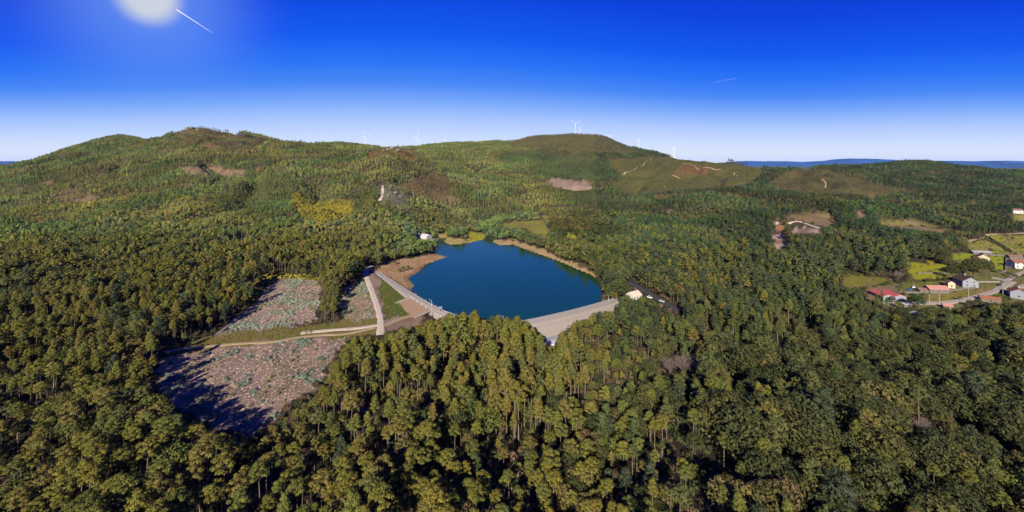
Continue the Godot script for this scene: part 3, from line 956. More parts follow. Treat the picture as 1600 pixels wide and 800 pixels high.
const CREST := 3.6
func build_dam() -> void:
	var line := dam_line(2.5)
	var t := thing("reservoir_dam", "long curved pinkish stone dam with a walled walkway holding back the blue lake", "dam")
	var p := Pile.new()
	dam_strip(p, line, 0.0, 1.0, [[-1.6, -7.0], [-1.6, CREST], [1.6, CREST], [1.6, CREST - 0.5], [2.4, CREST - 0.5], [2.4, -7.0]])
	obj("crest_walkway", p.mesh(), M.concrete, t)
	p = Pile.new()
	dam_strip(p, line, 0.0, 0.47, [[2.2, CREST - 0.9], [2.5, CREST - 0.75], [9.5, -12.5], [2.2, -12.5]])
	obj("stone_face", p.mesh(), M.stone2, t)
	p = Pile.new()
	dam_strip(p, line, 0.47, 1.0, [[2.2, CREST - 0.9], [2.5, CREST - 0.75], [9.5, -12.5], [2.2, -12.5]])
	obj("stone_face", p.mesh(), M.stone, t)
	for s in [-1.0, 1.0]:
		p = Pile.new()
		dam_strip(p, line, 0.0, 1.0, [[1.42 * s - 0.2, CREST - 0.01], [1.42 * s - 0.2, CREST + 0.9], [1.42 * s + 0.2, CREST + 0.9], [1.42 * s + 0.2, CREST - 0.01]])
		var w := obj("parapet", p.mesh(), M.stone2, t)
		p = Pile.new()
		dam_strip(p, line, 0.0, 1.0, [[1.42 * s - 0.27, CREST + 0.9], [1.42 * s - 0.27, CREST + 1.02], [1.42 * s + 0.27, CREST + 1.02], [1.42 * s + 0.27, CREST + 0.9]])
		obj("coping", p.mesh(), M.pale_concrete, w)
	# courses of dressed stone that stand proud on the right-hand face
	for k in 2:
		var y := 0.4 - k * 4.6
		var q := 2.5 + (CREST - 0.75 - y) * 0.456
		p = Pile.new()
		dam_strip(p, line, 0.5, 1.0, [[q - 0.3, y + 0.16], [q + 0.12, y + 0.16], [q + 0.22, y - 0.10], [q - 0.1, y - 0.12]])
		obj("stone_course", p.mesh(), M.stone2, t)
	# plinth and paved apron at the foot
	p = Pile.new()
	dam_strip(p, line, 0.60, 0.80, [[6.0, -12.0], [6.0, -6.2], [10.5, -6.5], [10.5, -12.0]])
	obj("apron", p.mesh(), M.lilac_shade, t)
	# spillway: gate piers, chute with side walls
	var mid := []
	for e in line:
		if e[2] > 0.335 and e[2] < 0.465:
			mid.append(e)
	var sp := thing("spillway_chute", "pinkish sloping spillway slab with dark undercut beside the dam's grassy embankment", "spillway")
	var c := Pile.new()
	for k in mid.size() - 1:
		var row := []
		for e in [mid[k], mid[k + 1]]:
			var w0: Vector2 = e[0] + e[1] * 2.6
			var w1: Vector2 = e[0] + e[1] * 15.0
			row.append([Vector3(w0.x, CREST - 0.9, w0.y), Vector3(w1.x, CREST - 3.4, w1.y)])
		var dn := Vector3(0, -0.7, 0)
		c.quad(row[0][0], row[1][0], row[1][1], row[0][1])
		c.quad(row[0][0] + dn, row[0][1] + dn, row[1][1] + dn, row[1][0] + dn)
		c.quad(row[0][1], row[1][1], row[1][1] + dn, row[0][1] + dn)
	obj("slab", c.mesh(), M.chute, sp)
	for e in [mid[0], mid[mid.size() - 1]]:
		c = Pile.new()
		var a: Vector2 = e[0] + e[1] * 2.6
		var b: Vector2 = e[0] + e[1] * 15.2
		var f := Vector3(b.x - a.x, -2.5, b.y - a.y)
		var bas := Basis.looking_at(f, Vector3.UP)
		c.box(Vector3(a.x + b.x, CREST * 2 - 4.3, a.y + b.y) * 0.5 + Vector3(0, 0.5, 0), Vector3(0.5, 1.8, f.length()), bas)
		obj("side_wall", c.mesh(), M.stone, sp)
	for k in 6:
		var e = mid[int(k * (mid.size() - 1) / 5.0)]
		var w: Vector2 = e[0] + e[1] * 2.5
		c = Pile.new()
		var bas := Basis(Vector3.UP, -atan2(e[1].y, e[1].x))
		c.box(Vector3(w.x, CREST - 0.1, w.y), Vector3(1.6, 1.9, 0.6), bas)
		c.box(Vector3(w.x, CREST + 0.95, w.y), Vector3(1.9, 0.2, 0.9), bas)
		obj("gate_pier", c.mesh(), M.pale_concrete, sp)
	for k in 9:      # railing posts by the gates
		var e = mid[int(k * (mid.size() - 1) / 8.0)]
		var w: Vector2 = e[0] - e[1] * 1.45
		c = Pile.new()
		c.rod(Vector3(w.x, CREST + 0.95, w.y), Vector3(w.x, CREST + 2.3, w.y), 0.06, 0.05, 6)
		obj("railing_post", c.mesh(), M.metal, sp)
	var at_e := func(f: float, off: float) -> Vector3:
		var e = line[int(f * (line.size() - 1))]
		var w: Vector2 = e[0] + e[1] * off
		return Vector3(w.x, CREST, w.y)
	var vh := thing("valve_house", "small pale block house on the dam walkway beside the spillway", "hut", at_e.call(0.485, -0.1), 0.3)
	obj("wall", one_box(Vector3(0, 1.3, 0), Vector3(2.2, 2.6, 2.2)), M.lilac_shade, vh)
	obj("roof", one_box(Vector3(0, 2.72, 0), Vector3(2.7, 0.24, 2.7)), M.pale_concrete, vh)
	opening(vh, "door_frame", Vector3(0, 1.05, 1.1), Vector3(0, 0, 1), 0.9, 2.0, M.pale_concrete, M.wood, "door")
	lamp_post("street_lamp", "slender grey lamp post on the dam walkway above the stone face", "lamp post", at_e.call(0.665, 0.9), 5.5, 1.4, 200.0)
	lamp_post("street_lamp", "slender grey lamp post on the walkway beside the spillway gates", "lamp post", at_e.call(0.45, 0.9), 5.5, 1.4, 160.0)
	lamp_post("street_lamp", "grey lamp post where the dam meets the wooded right bank", "lamp post", at_e.call(0.97, 0.9), 5.5, 1.4, 200.0)

# ---------------------------------------------------------------- forests
var EUC := [Color(0.140, 0.121, 0.022), Color(0.120, 0.111, 0.022), Color(0.098, 0.103, 0.024), Color(0.132, 0.109, 0.028), Color(0.082, 0.088, 0.029)]
var PINE := [Color(0.050, 0.068, 0.026), Color(0.064, 0.080, 0.028), Color(0.042, 0.054, 0.030), Color(0.078, 0.082, 0.030)]
var BROAD := [Color(0.070, 0.066, 0.022), Color(0.115, 0.095, 0.032), Color(0.046, 0.052, 0.019), Color(0.085, 0.095, 0.022), Color(0.110, 0.080, 0.036)]
var placed := {"eucalyptus": [], "pine": [], "broadleaf": []}

func choose(x: float, z: float, q: Vector2, d: float) -> Array:    # [kind, tint, scale]
	var f := rng.randf()
	var patch := n1.get_noise_2d(x * 1.7 + 900.0, z * 1.7)
	var e := 0.8
	var p := 0.12
	if d < 250.0:
		e = 0.86 if q.x < 900 else (0.62 if q.x < 1150 else 0.45)
		p = 0.02 if q.x < 900 else 0.1
		if q.x > 950 and d > 165.0:
			e = 0.34
		if q.x > 1240:
			e = 0.28
	elif q.x > 610 and q.x < 960 and q.y > 336 and q.y < 450:
		e = 0.15
		p = 0.12
	elif q.x > 930:
		e = 0.36
		p = 0.46
		if d > 900.0:
			p = 0.55
		if q.x > 1400 and d < 520:
			e = 0.1
			p = 0.2
	elif q.x > 520 and d < 620:
		e = 0.6
		p = 0.1
	if q.x > 1170 and q.x < 1430 and d > 300.0 and d < 640.0:
		e = 0.14
		p = 0.66
	if d > 800.0 and q.x < 760:
		e = 0.76
		p = 0.2
	var s := rng.randf_range(0.75, 1.12)
	var kind := "eucalyptus" if f < e + patch * 0.2 else ("pine" if f < e + p + patch * 0.1 else "broadleaf")
	var list: Array = EUC if kind == "eucalyptus" else PINE if kind == "pine" else BROAD
	var k := clampi(int((rng.randf() * 0.6 + 0.4 * (0.5 + 1.1 * n1.get_noise_2d(x * 2.5, z * 2.5 + 400.0))) * list.size()), 0, list.size() - 1)
	if kind == "broadleaf" and d < 330.0 and q.x > 950 and k != 2 and f < 0.93:  # darker species, with the side-lit slope's shade also put into their tints
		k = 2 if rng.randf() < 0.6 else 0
	if kind == "eucalyptus" and d < 330.0 and q.x > 980 and rng.randf() < 0.7:  # shade of the lower right put into the eucalyptus tints
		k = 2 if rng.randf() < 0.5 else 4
	if d > 420.0:
		s *= lerpf(0.92, 0.60, smoothstep(420.0, 800.0, d)) * lerpf(1.0, 1.25, smoothstep(1100.0, 1500.0, d))
	return [kind, k, s]

func scatter_forest() -> void:
	var cell := 5.0
	var bands := [[70.0, 200.0, 4.5], [200.0, 360.0, 4.3], [360.0, 720.0, 4.7], [720.0, 1250.0, 5.5], [1250.0, 2450.0, 7.4]]
	for b in bands:
		cell = b[2]
		var half := 1.30
		var z: float = b[0]
		while z < b[1]:
			var x: float = -z * half - 10.0
			while x < z * half + 10.0:
				var px_ := x + rng.randf_range(-0.48, 0.48) * cell
				var pz := z + rng.randf_range(-0.48, 0.48) * cell
				x += cell
				plant(px_, -pz)
			z += cell

func plant(x: float, z: float) -> void:
	var d := -z
	var y := gh(x, z)
	var q := to_px(x, y, z)
	if q.x < -120.0 or q.x > 1720.0 or q.y > 1010.0:
		return
	var v := Vector2(x, z)
	if shore_box.grow(4.0).has_point(v):
		if Geometry2D.is_point_in_polygon(v, shore) or dist_poly(v, shore) < 3.0:
			return
	var s := dam_side(v)
	if s > -4.0 and s < 10.5:
		return
	if on_road(v):
		return
	var w := wobble(q, x, z)
	var zn := zone_at(w)
	if zn and rng.randf() > zn.trees:
		return
	if not zn and d > 420.0 and d < 1500.0 and n2.get_noise_2d(x * 0.8 + 70.0, z * 0.8) > 0.47 and rng.randf() > 0.25:
		return
	var c := choose(x, z, q, d)
	var h := 18.0 if c[0] == "eucalyptus" else (16.0 if c[0] == "pine" else 11.0)
	if zn and zn.name == "green_slope":
		c[1] = 2 if c[0] == "eucalyptus" else c[1]
		c[2] *= 0.8
	if zn and zn.shrub:
		c[2] *= 0.6
	c[2] *= 1.0 + clampf(n1.get_noise_2d(x * 3.2 + 50.0, z * 3.2) * 0.7, -0.22, 0.25)
	if c[0] == "eucalyptus":
		c[2] *= 0.8 if d < 360.0 else 0.88
	elif c[0] == "broadleaf" and q.x > 1080 and d < 260:
		c[2] *= 1.25
	if q.x > 540 and q.x < 900 and d > 165.0 and d < 285.0:
		c[2] *= 1.36
	if d < 270 and rng.randf() < 0.34:
		c[2] *= 0.55
	if d < 300 and n2.get_noise_2d(x * 1.6 + 40.0, z * 1.6) > (0.28 if q.x < 900.0 else 0.12) and rng.randf() < 0.75:
		return
	if q.x > 690.0 and q.x < 836.0 and d > 236.0 and d < 272.0:      # the oldest trees stand close under the dam
		c[2] = (HC - (rng.randf_range(490.0, 512.0) - Y0) * K * d - y) / h
	for attempt in 6:
		var bad := false
		for f in [1.0, 0.86, 0.72, 0.58, 0.44]:
			var t := to_px(x, y + h * c[2] * f, z)
			if hides(t) or hides(t + Vector2(2.2 / d / K, 0)) or hides(t - Vector2(2.2 / d / K, 0)):
				bad = true
				break
		if not bad:
			break
		if attempt == 5:
			return
		c[2] *= 0.82
	if c[2] < 0.22:
		return
	placed[c[0]].append([Vector3(x, y - 0.2, z), c[1], c[2], rng.randf() * TAU, form_for(d, q.x), d])

func form_for(d: float, px: float) -> int:      # near the viewer domed and tiered crowns, farther off pointed ones
	var f := rng.randf()
	if d > 720.0:
		return 1 + 3 * (rng.randi() % 3)
	if px > 540.0 and px < 900.0 and d > 160.0 and d < 285.0:
		return (1 if f < 0.74 else 2) + 3 * (rng.randi() % 3)
	if d < 185.0:
		return (0 if f < 0.62 else (2 if f < 0.9 else 1)) + 3 * (rng.randi() % 3)
	return (1 if f < 0.42 else (0 if f < 0.72 else 2)) + 3 * (rng.randi() % 3)

func place_words(q: Vector2) -> String:
	if q.y > 690:
		for e in [[230, "in the bottom left corner"], [430, "on the slope below the clearing"], [640, "below the forest gap"], [860, "at the tall stand's foot"], [1080, "right of the tall stand"], [1320, "among rusty bushes near the bottom"]]:
			if q.x < e[0]:
				return e[1]
		return "in the dark bottom right corner"
	if q.y > 560:
		for e in [[255, "left of the shaded clearing"], [500, "at the near edge of the pink clearing"], [700, "in the stand beside the clearing"], [890, "in the stand facing the lake"], [1120, "in the gully right of the tall stand"], [1340, "on the dark slope below the village"]]:
			if q.x < e[0]:
				return e[1]
		return "on the slope below the houses"
	for e in [[330, "above the far left track"], [600, "beside the upper clearing and the white road"], [800, "in the stand overlapping the lake"], [960, "on the bank by the stone dam face"], [1200, "in the wood behind the gatehouse"], [1400, "in the wood left of the red roof"]]:
		if q.x < e[0]:
			return e[1]
	return "around the village meadows"

func build_forest(kind: String, maker: Callable, palette: Array, tones: Array, forms: Array, most: int, shapes: int) -> void:
	var list: Array = placed[kind]
	var scored: Array = []
	for k in list.size():
		var e = list[k]
		var q := to_px(e[0].x, e[0].y + 10.0 * e[2], e[0].z)
		var top := to_px(e[0].x, e[0].y + 16.0 * e[2], e[0].z)
		var inside := q.x > 8 and q.x < 1592 and top.y < 770
		scored.append([(e[2] / e[5] if inside and e[2] > 0.5 else 0.0), k])
	scored.sort_custom(func(a, b): return a[0] > b[0] or a[0] == b[0] and a[1] < b[1])
	var single := {}
	var protos: Array = []
	var tinted: Array = []
	for c in palette:
		var m: StandardMaterial3D = M.leaf.duplicate()
		m.albedo_color = c.linear_to_srgb()
		tinted.append(m)
	var bark: Material = M.bark if kind == "eucalyptus" else M.dark_bark
	for v in shapes:
		var g: Dictionary = maker.call(2, v)
		protos.append({"crown": g.crown.mesh(), "trunk": g.trunk.mesh(), "boughs": g.boughs.mesh()})
	var name_of := kind + "_tree"
	var alike := {}
	for k in mini(most, scored.size()):
		if scored[k][0] <= 0.0:
			break
		single[scored[k][1]] = true
		var e = list[scored[k][1]]
		var v: int = e[4] % shapes
		var q := to_px(e[0].x, e[0].y + 12.0 * e[2], e[0].z)
		var size: String = "tall" if e[2] > 0.98 else ("low" if e[2] < 0.7 else "middling")
		var label := "%s %s %s %s, %s" % [size, tones[e[1]], forms[v % forms.size()], kind, place_words(q)]
		var t := thing(name_of, label, kind, e[0], e[3], kind + " trees on the near slopes")
		if not alike.has(label):
			alike[label] = []
		alike[label].append([q.x, t])
		t.scale = Vector3.ONE * e[2]
		obj("trunk", protos[v].trunk, bark, t)
		obj("boughs", protos[v].boughs, bark, t)
		obj("crown", protos[v].crown, tinted[e[1]], t)
	var ordinal := ["leftmost", "second from left", "third from left", "fourth from left", "fifth from left", "sixth from left", "seventh from left", "eighth from left", "ninth from left", "tenth from left", "eleventh from left", "twelfth from left", "thirteenth from left", "fourteenth from left", "fifteenth from left", "sixteenth from left", "seventeenth from left", "eighteenth from left", "nineteenth from left", "twentieth from left"]
	for label in alike:
		var same: Array = alike[label]
		if same.size() < 2:
			continue
		same.sort_custom(func(a, b): return a[0] < b[0])
		for k in same.size():
			var from_right: int = same.size() - 1 - k
			var words: String = ordinal[k] if k < 20 else ("rightmost" if from_right == 0 else ordinal[mini(from_right, 19)].replace("left", "right"))
			if from_right == 0:
				words = "rightmost"
			(same[k][1] as Node).set_meta("label", "%s, %s" % [label, words])
	var root := thing(kind + "_forest", {"eucalyptus": "eucalyptus woods covering the hillsides all round the lake", "pine": "darker pine woods on the right-hand slopes and ridges", "broadleaf": "rounded broadleaf woods along the lake shore and village"}[kind], "forest")
	root.set_meta("kind", "stuff")
	var limits := [[0.0, 330.0, 2], [330.0, 720.0, 1], [720.0, 1e9, 0]]
	for lim in limits:
		for v in (shapes if lim[2] == 2 else 3):
			var rows: Array = []
			for k in list.size():
				var e = list[k]
				if not single.has(k) and e[5] >= lim[0] and e[5] < lim[1] and e[4] % (shapes if lim[2] == 2 else 3) == v:
					rows.append(e)
			if rows.is_empty():
				continue
			var m: ArrayMesh
			if lim[2] == 2:
				m = ArrayMesh.new()
				var src: ArrayMesh = protos[v].crown
				m.add_surface_from_arrays(Mesh.PRIMITIVE_TRIANGLES, src.surface_get_arrays(0))
				m.surface_set_material(0, M.leaf)
				src = protos[v].trunk
				m.add_surface_from_arrays(Mesh.PRIMITIVE_TRIANGLES, src.surface_get_arrays(0))
				m.surface_set_material(1, bark)
			else:
				var g: Dictionary = maker.call(lim[2], v)
				m = g.crown.mesh(null, M.leaf)
				g.trunk.mesh(m, bark)
			var mm := MultiMesh.new()
			mm.transform_format = MultiMesh.TRANSFORM_3D
			mm.use_colors = true
			mm.mesh = m
			mm.instance_count = rows.size()
			for k in rows.size():
				var e = rows[k]
				var sx: float = e[2] * rng.randf_range(0.9, 1.15) * (1.15 if lim[2] == 0 else 1.0)
				mm.set_instance_transform(k, Transform3D(Basis(Vector3.UP, e[3]).scaled(Vector3(sx, e[2] * rng.randf_range(0.9, 1.1), sx)), e[0]))
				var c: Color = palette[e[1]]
				var f := rng.randf_range(0.8, 1.2)
				if e[5] > 360.0:      # stands of different age and kind
					var w := smoothstep(360.0, 600.0, e[5])
					var g := n1.get_noise_2d(e[0].x * 1.3 + 200.0, e[0].z * 1.3)
					f *= 1.0 + w * (clampf(0.2 + g * 1.0, -0.2, 0.6) if e[0].x < 100.0 else clampf(g, -0.25, 0.4))
					if e[0].x < 60.0:     # young light green plantations on the left-hand hills
						c = Color(c.r * lerpf(1.0, 0.93, w), c.g * lerpf(1.0, 1.05, w), c.b * lerpf(1.0, 1.25, w))
						f *= lerpf(1.0, 1.36, w)
					else:                 # darker, bluer pine country on the right
						var wr := w * smoothstep(60.0, 160.0, e[0].x)
						c = Color(c.r * lerpf(1.0, 0.74, wr), c.g * lerpf(1.0, 0.90, wr), c.b * lerpf(1.0, 1.15, wr))
					var b2 := n1.get_noise_2d(e[0].x * 1.1 - 700.0, e[0].z * 1.1 + 90.0)
					c = Color(c.r * (1.0 + w * clampf(b2 * 0.7, -0.18, 0.18)), c.g * (1.0 + 0.06 * w), c.b)
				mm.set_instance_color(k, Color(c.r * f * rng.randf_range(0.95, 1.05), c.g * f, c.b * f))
			var o := MultiMeshInstance3D.new()
			o.name = "tree_mass"
			o.multimesh = mm
			root.add_child(o, true)
			o.set_meta("kind", "stuff")

func mass(called: String, label: String, category: String, meshes: Array, rows: Array) -> void:   # rows: [Transform3D, Color]
	var root := thing(called, label, category)
	root.set_meta("kind", "stuff")
	for v in meshes.size():
		var mine: Array = []
		for k in range(v, rows.size(), meshes.size()):
			mine.append(rows[k])
		if mine.is_empty():
			continue
		var mm := MultiMesh.new()
		mm.transform_format = MultiMesh.TRANSFORM_3D
		mm.use_colors = true
		mm.mesh = meshes[v]
		mm.instance_count = mine.size()
		for k in mine.size():
			mm.set_instance_transform(k, mine[k][0])
			mm.set_instance_color(k, mine[k][1])
		var o := MultiMeshInstance3D.new()
		o.name = called + "_mass"
		o.multimesh = mm
		root.add_child(o, true)
		o.set_meta("kind", "stuff")

func vary(c: Color, by := 0.2) -> Color:
	var f := rng.randf_range(1.0 - by, 1.0 + by)
	return Color(c.r * f * rng.randf_range(0.92, 1.08), c.g * f, c.b * f)

func upright(x: float, z: float, s: float, sy := 1.0) -> Transform3D:
	return Transform3D(Basis(Vector3.UP, rng.randf() * TAU).scaled(Vector3(s, s * sy, s)), Vector3(x, gh(x, z) - 0.05, z))

func scatter_low_plants() -> void:
	var heath: Array = []
	var cut: Array = []
	var brash: Array = []
	var tufts: Array = []
	for zn in zones:
		if zn.shrub == "":
			continue
		# world bounds of the zone
		var lo := Vector2(1e9, 1e9)
		var hi := -lo
		for p in zn.poly:
			var w := cast(p.x, p.y)
			lo = lo.min(Vector2(w.x, w.z))
			hi = hi.max(Vector2(w.x, w.z))
		var step: float = zn.step
		if (hi.x - lo.x) * (hi.y - lo.y) / (step * step) > 60000.0:
			step = sqrt((hi.x - lo.x) * (hi.y - lo.y) / 60000.0)
		var z := lo.y
		while z < hi.y:
			var x := lo.x
			while x < hi.x:
				var px_ := x + rng.randf_range(-0.5, 0.5) * step
				var pz := z + rng.randf_range(-0.5, 0.5) * step
				x += step
				var q := wobble(to_px(px_, gh(px_, pz), pz), px_, pz)
				if not zn.box.has_point(q) or zone_at(q) != zn or on_road(Vector2(px_, pz)):
					continue
				var v := Vector2(px_, pz)
				if absf(dam_side(v)) < 5.0 or shore_box.has_point(v) and Geometry2D.is_point_in_polygon(v, shore):
					continue
				var patch := n2.get_noise_2d(px_ * 2.2, pz * 2.2)
				if zn.shrub == "cut":
					if patch + n1.get_noise_2d(px_ * 8.0, pz * 8.0) * 0.6 > (0.34 if zn.name == "lower_clearing" else 0.16) or rng.randf() < 0.05:
						cut.append([upright(px_, pz, rng.randf_range(0.5, 1.15), 1.1), vary((Color(0.165, 0.195, 0.155) if zn.name == "lower_clearing" else Color(0.23, 0.25, 0.19)) if patch > 0.05 else Color(0.16, 0.155, 0.07), 0.35)])
					elif rng.randf() < 0.75:
						for k in 2:
							brash.append([Transform3D(Basis.from_euler(Vector3(rng.randf_range(-0.25, 0.25), rng.randf() * TAU, rng.randf_range(-0.2, 0.2))).scaled(Vector3.ONE * rng.randf_range(0.3, 0.8)), Vector3(px_ + rng.randf_range(-1, 1), gh(px_, pz) + 0.15, pz + rng.randf_range(-1, 1))), vary(Color(0.44, 0.31, 0.26), 0.5)])
				elif zn.shrub == "yellow":
					heath.append([upright(px_, pz, rng.randf_range(0.9, 2.2), 1.1), vary(Color(0.235, 0.195, 0.03) if patch > 0.0 else Color(0.14, 0.14, 0.03), 0.3)])
				elif zn.shrub == "heath":
					heath.append([upright(px_, pz, rng.randf_range(0.8, 2.4), 0.7), vary(zn.c1.lerp(zn.c2, clampf(0.5 + patch, 0, 1)), 0.3)])
				else:
					tufts.append([upright(px_, pz, rng.randf_range(0.35, 0.9), 0.7), vary(Color(0.12, 0.14, 0.025) if patch > 0.0 else Color(0.15, 0.12, 0.035), 0.3)])
			z += step
	var shrubs := [shrub_mesh(16, 0.7), shrub_mesh(16, 0.8, 0.8), shrub_mesh(14, 0.75, 0.5)]
	var fine := [shrub_mesh(40, 0.34), shrub_mesh(44, 0.34, 0.9)]
	mass("heath_scrub", "brown and olive heath scrub over the open moor and hilltops", "scrub", shrubs, heath)
	mass("regrowth_bushes", "grey-green eucalyptus regrowth bushes dotting the felled pink clearings", "bushes", fine, cut)
	mass("grass_tufts", "tufts of rough grass and weeds on banks and verges", "grass", fine, tufts)
	var st := Pile.new()
	for k in 4:
		st.box(Vector3(rng.randf_range(-0.3, 0.3), k * 0.05, rng.randf_range(-0.5, 0.5)), Vector3(rng.randf_range(0.8, 1.8), 0.07, 0.08), Basis(Vector3.UP, rng.randf() * TAU))
	mass("cut_branches", "pale pinkish felled branches strewn over the clearings", "branches", [st.mesh(null, M.sticks)], brash)
	var hedge: Array = []
	for e in [[1420, 443, 1500, 436], [1404, 462, 1448, 462], [1500, 424, 1546, 421], [1545, 398, 1604, 400], [1510, 390, 1545, 398], [1575, 437, 1604, 430], [1400, 485, 1470, 487], [1470, 487, 1530, 481], [1560, 476, 1604, 474], [1540, 373, 1580, 395], [1310, 430, 1394, 430], [1350, 452, 1394, 443], [1548, 412, 1553, 426], [1590, 403, 1586, 421], [1520, 380, 1545, 370], [1584, 347, 1604, 347], [1426, 442, 1418, 426]]:
		var a0 := cast(e[0], e[1])
		var b0 := cast(e[2], e[3])
		var count := int(a0.distance_to(b0) / 1.5)
		for k in count:
			if rng.randf() < 0.3:
				continue
			var c0 := a0.lerp(b0, (k + rng.randf()) / count) + Vector3(rng.randf_range(-1.2, 1.2), 0, rng.randf_range(-1.2, 1.2))
			if not on_road(Vector2(c0.x, c0.z)):
				hedge.append([upright(c0.x, c0.z, rng.randf_range(0.7, 2.0), 1.1), vary(Color(0.06, 0.068, 0.022) if rng.randf() < 0.75 else Color(0.10, 0.075, 0.035), 0.35)])
	mass("village_hedges", "straggling hedges and brambles along the village fields and lanes", "hedge", fine, hedge)
	# what grows under the trees close to the viewer
	var under: Array = []
	var z2 := 80.0
	while z2 < 420.0:
		var x2 := -z2 * 1.28
		while x2 < z2 * 1.28:
			var ax := x2 + rng.randf_range(-1.6, 1.6)
			var aw := -z2 + rng.randf_range(-1.6, 1.6)
			x2 += 3.8
			var v := Vector2(ax, aw)
			var q := to_px(ax, gh(ax, aw), aw)
			if zone_at(q) or hides(q) or on_road(v) or absf(dam_side(v)) < 13.0:
				continue
			if shore_box.has_point(v) and (Geometry2D.is_point_in_polygon(v, shore) or dist_poly(v, shore) < 2.5):
				continue
			var f := rng.randf()
			under.append([upright(ax, aw, rng.randf_range(0.8, 2.3), 1.0), vary(Color(0.045, 0.055, 0.020) if f < 0.5 else (Color(0.07, 0.05, 0.03) if f < 0.85 else Color(0.12, 0.08, 0.05)), 0.3)])
		z2 += 3.8
	mass("forest_undergrowth", "dark undergrowth of bushes and ferns beneath the near trees", "undergrowth", fine, under)

# ---------------------------------------------------------------- land, water, far hills
func build_land() -> void:
	var m := rr.size()
	var n := az.size()
	var v := PackedVector3Array()
	var nn := PackedVector3Array()
	var cc := PackedColorArray()
	var idx := PackedInt32Array()
	v.resize(n * m)
	nn.resize(n * m)
	cc.resize(n * m)
	var floor1 := Color(0.060, 0.042, 0.028)
	var floor2 := Color(0.038, 0.034, 0.018)
	for i in n:
		var a := deg_to_rad(az[i])
		var s := sin(a)
		var c := cos(a)
		for j in m:
			v[i * m + j] = Vector3(s * rr[j], hg[i * m + j], -c * rr[j])
	for i in n:
		for j in m:
			var k := i * m + j
			var p := v[k]
			var e := v[mini(i + 1, n - 1) * m + j] - v[maxi(i - 1, 0) * m + j]
			var f := v[i * m + mini(j + 1, m - 1)] - v[i * m + maxi(j - 1, 0)]
			nn[k] = e.cross(f).normalized()
			if nn[k].y < 0:
				nn[k] = -nn[k]
			var mixed := clampf(0.5 + 1.2 * n2.get_noise_2d(p.x * 1.5, p.z * 1.5), 0.0, 1.0)
			var col := floor1.lerp(floor2, mixed)
			var d := -p.z
			if d > 30.0 and absf(az[i]) < A_FINE + 1.0:
				col = col.lerp(Color(0.085, 0.092, 0.028).lerp(Color(0.11, 0.088, 0.04), mixed), smoothstep(380.0, 800.0, d))
				var q := to_px(p.x, p.y, p.z)
				q = wobble(q, p.x, p.z)
				var zn := zone_at(q)
				if zn:
					var t := clampf(0.5 + 1.3 * n2.get_noise_2d(p.x * 2.6, p.z * 2.6) + 0.5 * n1.get_noise_2d(p.x * 12.0, p.z * 12.0), 0.0, 1.0)
					col = zn.c1.lerp(zn.c2, t)
					if zn.name == "terraces" or zn.name == "meadow":
						if fmod(absf(p.x * 0.35 + p.z), 13.0) < 1.6:
							col = Color(0.14, 0.12, 0.05)
				elif d > 420.0 and d < 1500.0 and n2.get_noise_2d(p.x * 0.8 + 70.0, p.z * 0.8) > 0.47:
					col = Color(0.24, 0.15, 0.09).lerp(Color(0.15, 0.12, 0.05), mixed)
				if p.y < 0.0 and shore_box.has_point(Vector2(p.x, p.z)) and Geometry2D.is_point_in_polygon(Vector2(p.x, p.z), shore):
					col = Color(0.10, 0.08, 0.05)
				elif p.y < 1.0 and shore_box.has_point(Vector2(p.x, p.z)) and dam_side(Vector2(p.x, p.z)) < 0.0 and dist_poly(Vector2(p.x, p.z), shore) < 5.0:
					col = Color(0.34, 0.25, 0.13).lerp(Color(0.26, 0.14, 0.07), mixed)
			cc[k] = col
	for i in n - 1:
		for j in m - 1:
			var k := i * m + j
			idx.append(k); idx.append(k + 1); idx.append(k + m + 1)
			idx.append(k); idx.append(k + m + 1); idx.append(k + m)
	var arr := []
	arr.resize(Mesh.ARRAY_MAX)
	arr[Mesh.ARRAY_VERTEX] = v
	arr[Mesh.ARRAY_NORMAL] = nn
	arr[Mesh.ARRAY_COLOR] = cc
	arr[Mesh.ARRAY_INDEX] = idx
	var land := ArrayMesh.new()
	land.add_surface_from_arrays(Mesh.PRIMITIVE_TRIANGLES, arr)
	struct("terrain", land, M.ground, "valley floor and hillsides under the woods")
	var cap := Pile.new()
	for i in n - 1:
		cap.tri(Vector3(0, 6, 0), v[i * m], v[(i + 1) * m], floor1)
	struct("terrain", cap.mesh(), M.ground, "ground straight below the viewer")
	var sheet := Pile.new()
	var rings := [0.0, 3000.0, 8000.0, 16000.0, 30000.0]
	for k in rings.size() - 1:
		for a in 48:
			var q := func(r: float, t: int) -> Vector3: return Vector3(cos(TAU * t / 48.0) * r, -12.0, sin(TAU * t / 48.0) * r)
			sheet.quad(q.call(rings[k], a), q.call(rings[k + 1], a), q.call(rings[k + 1], a + 1), q.call(rings[k], a + 1))
	struct("ground", sheet.mesh(), mat(Color(0.07, 0.08, 0.035), 0.95), "low country out to the horizon")

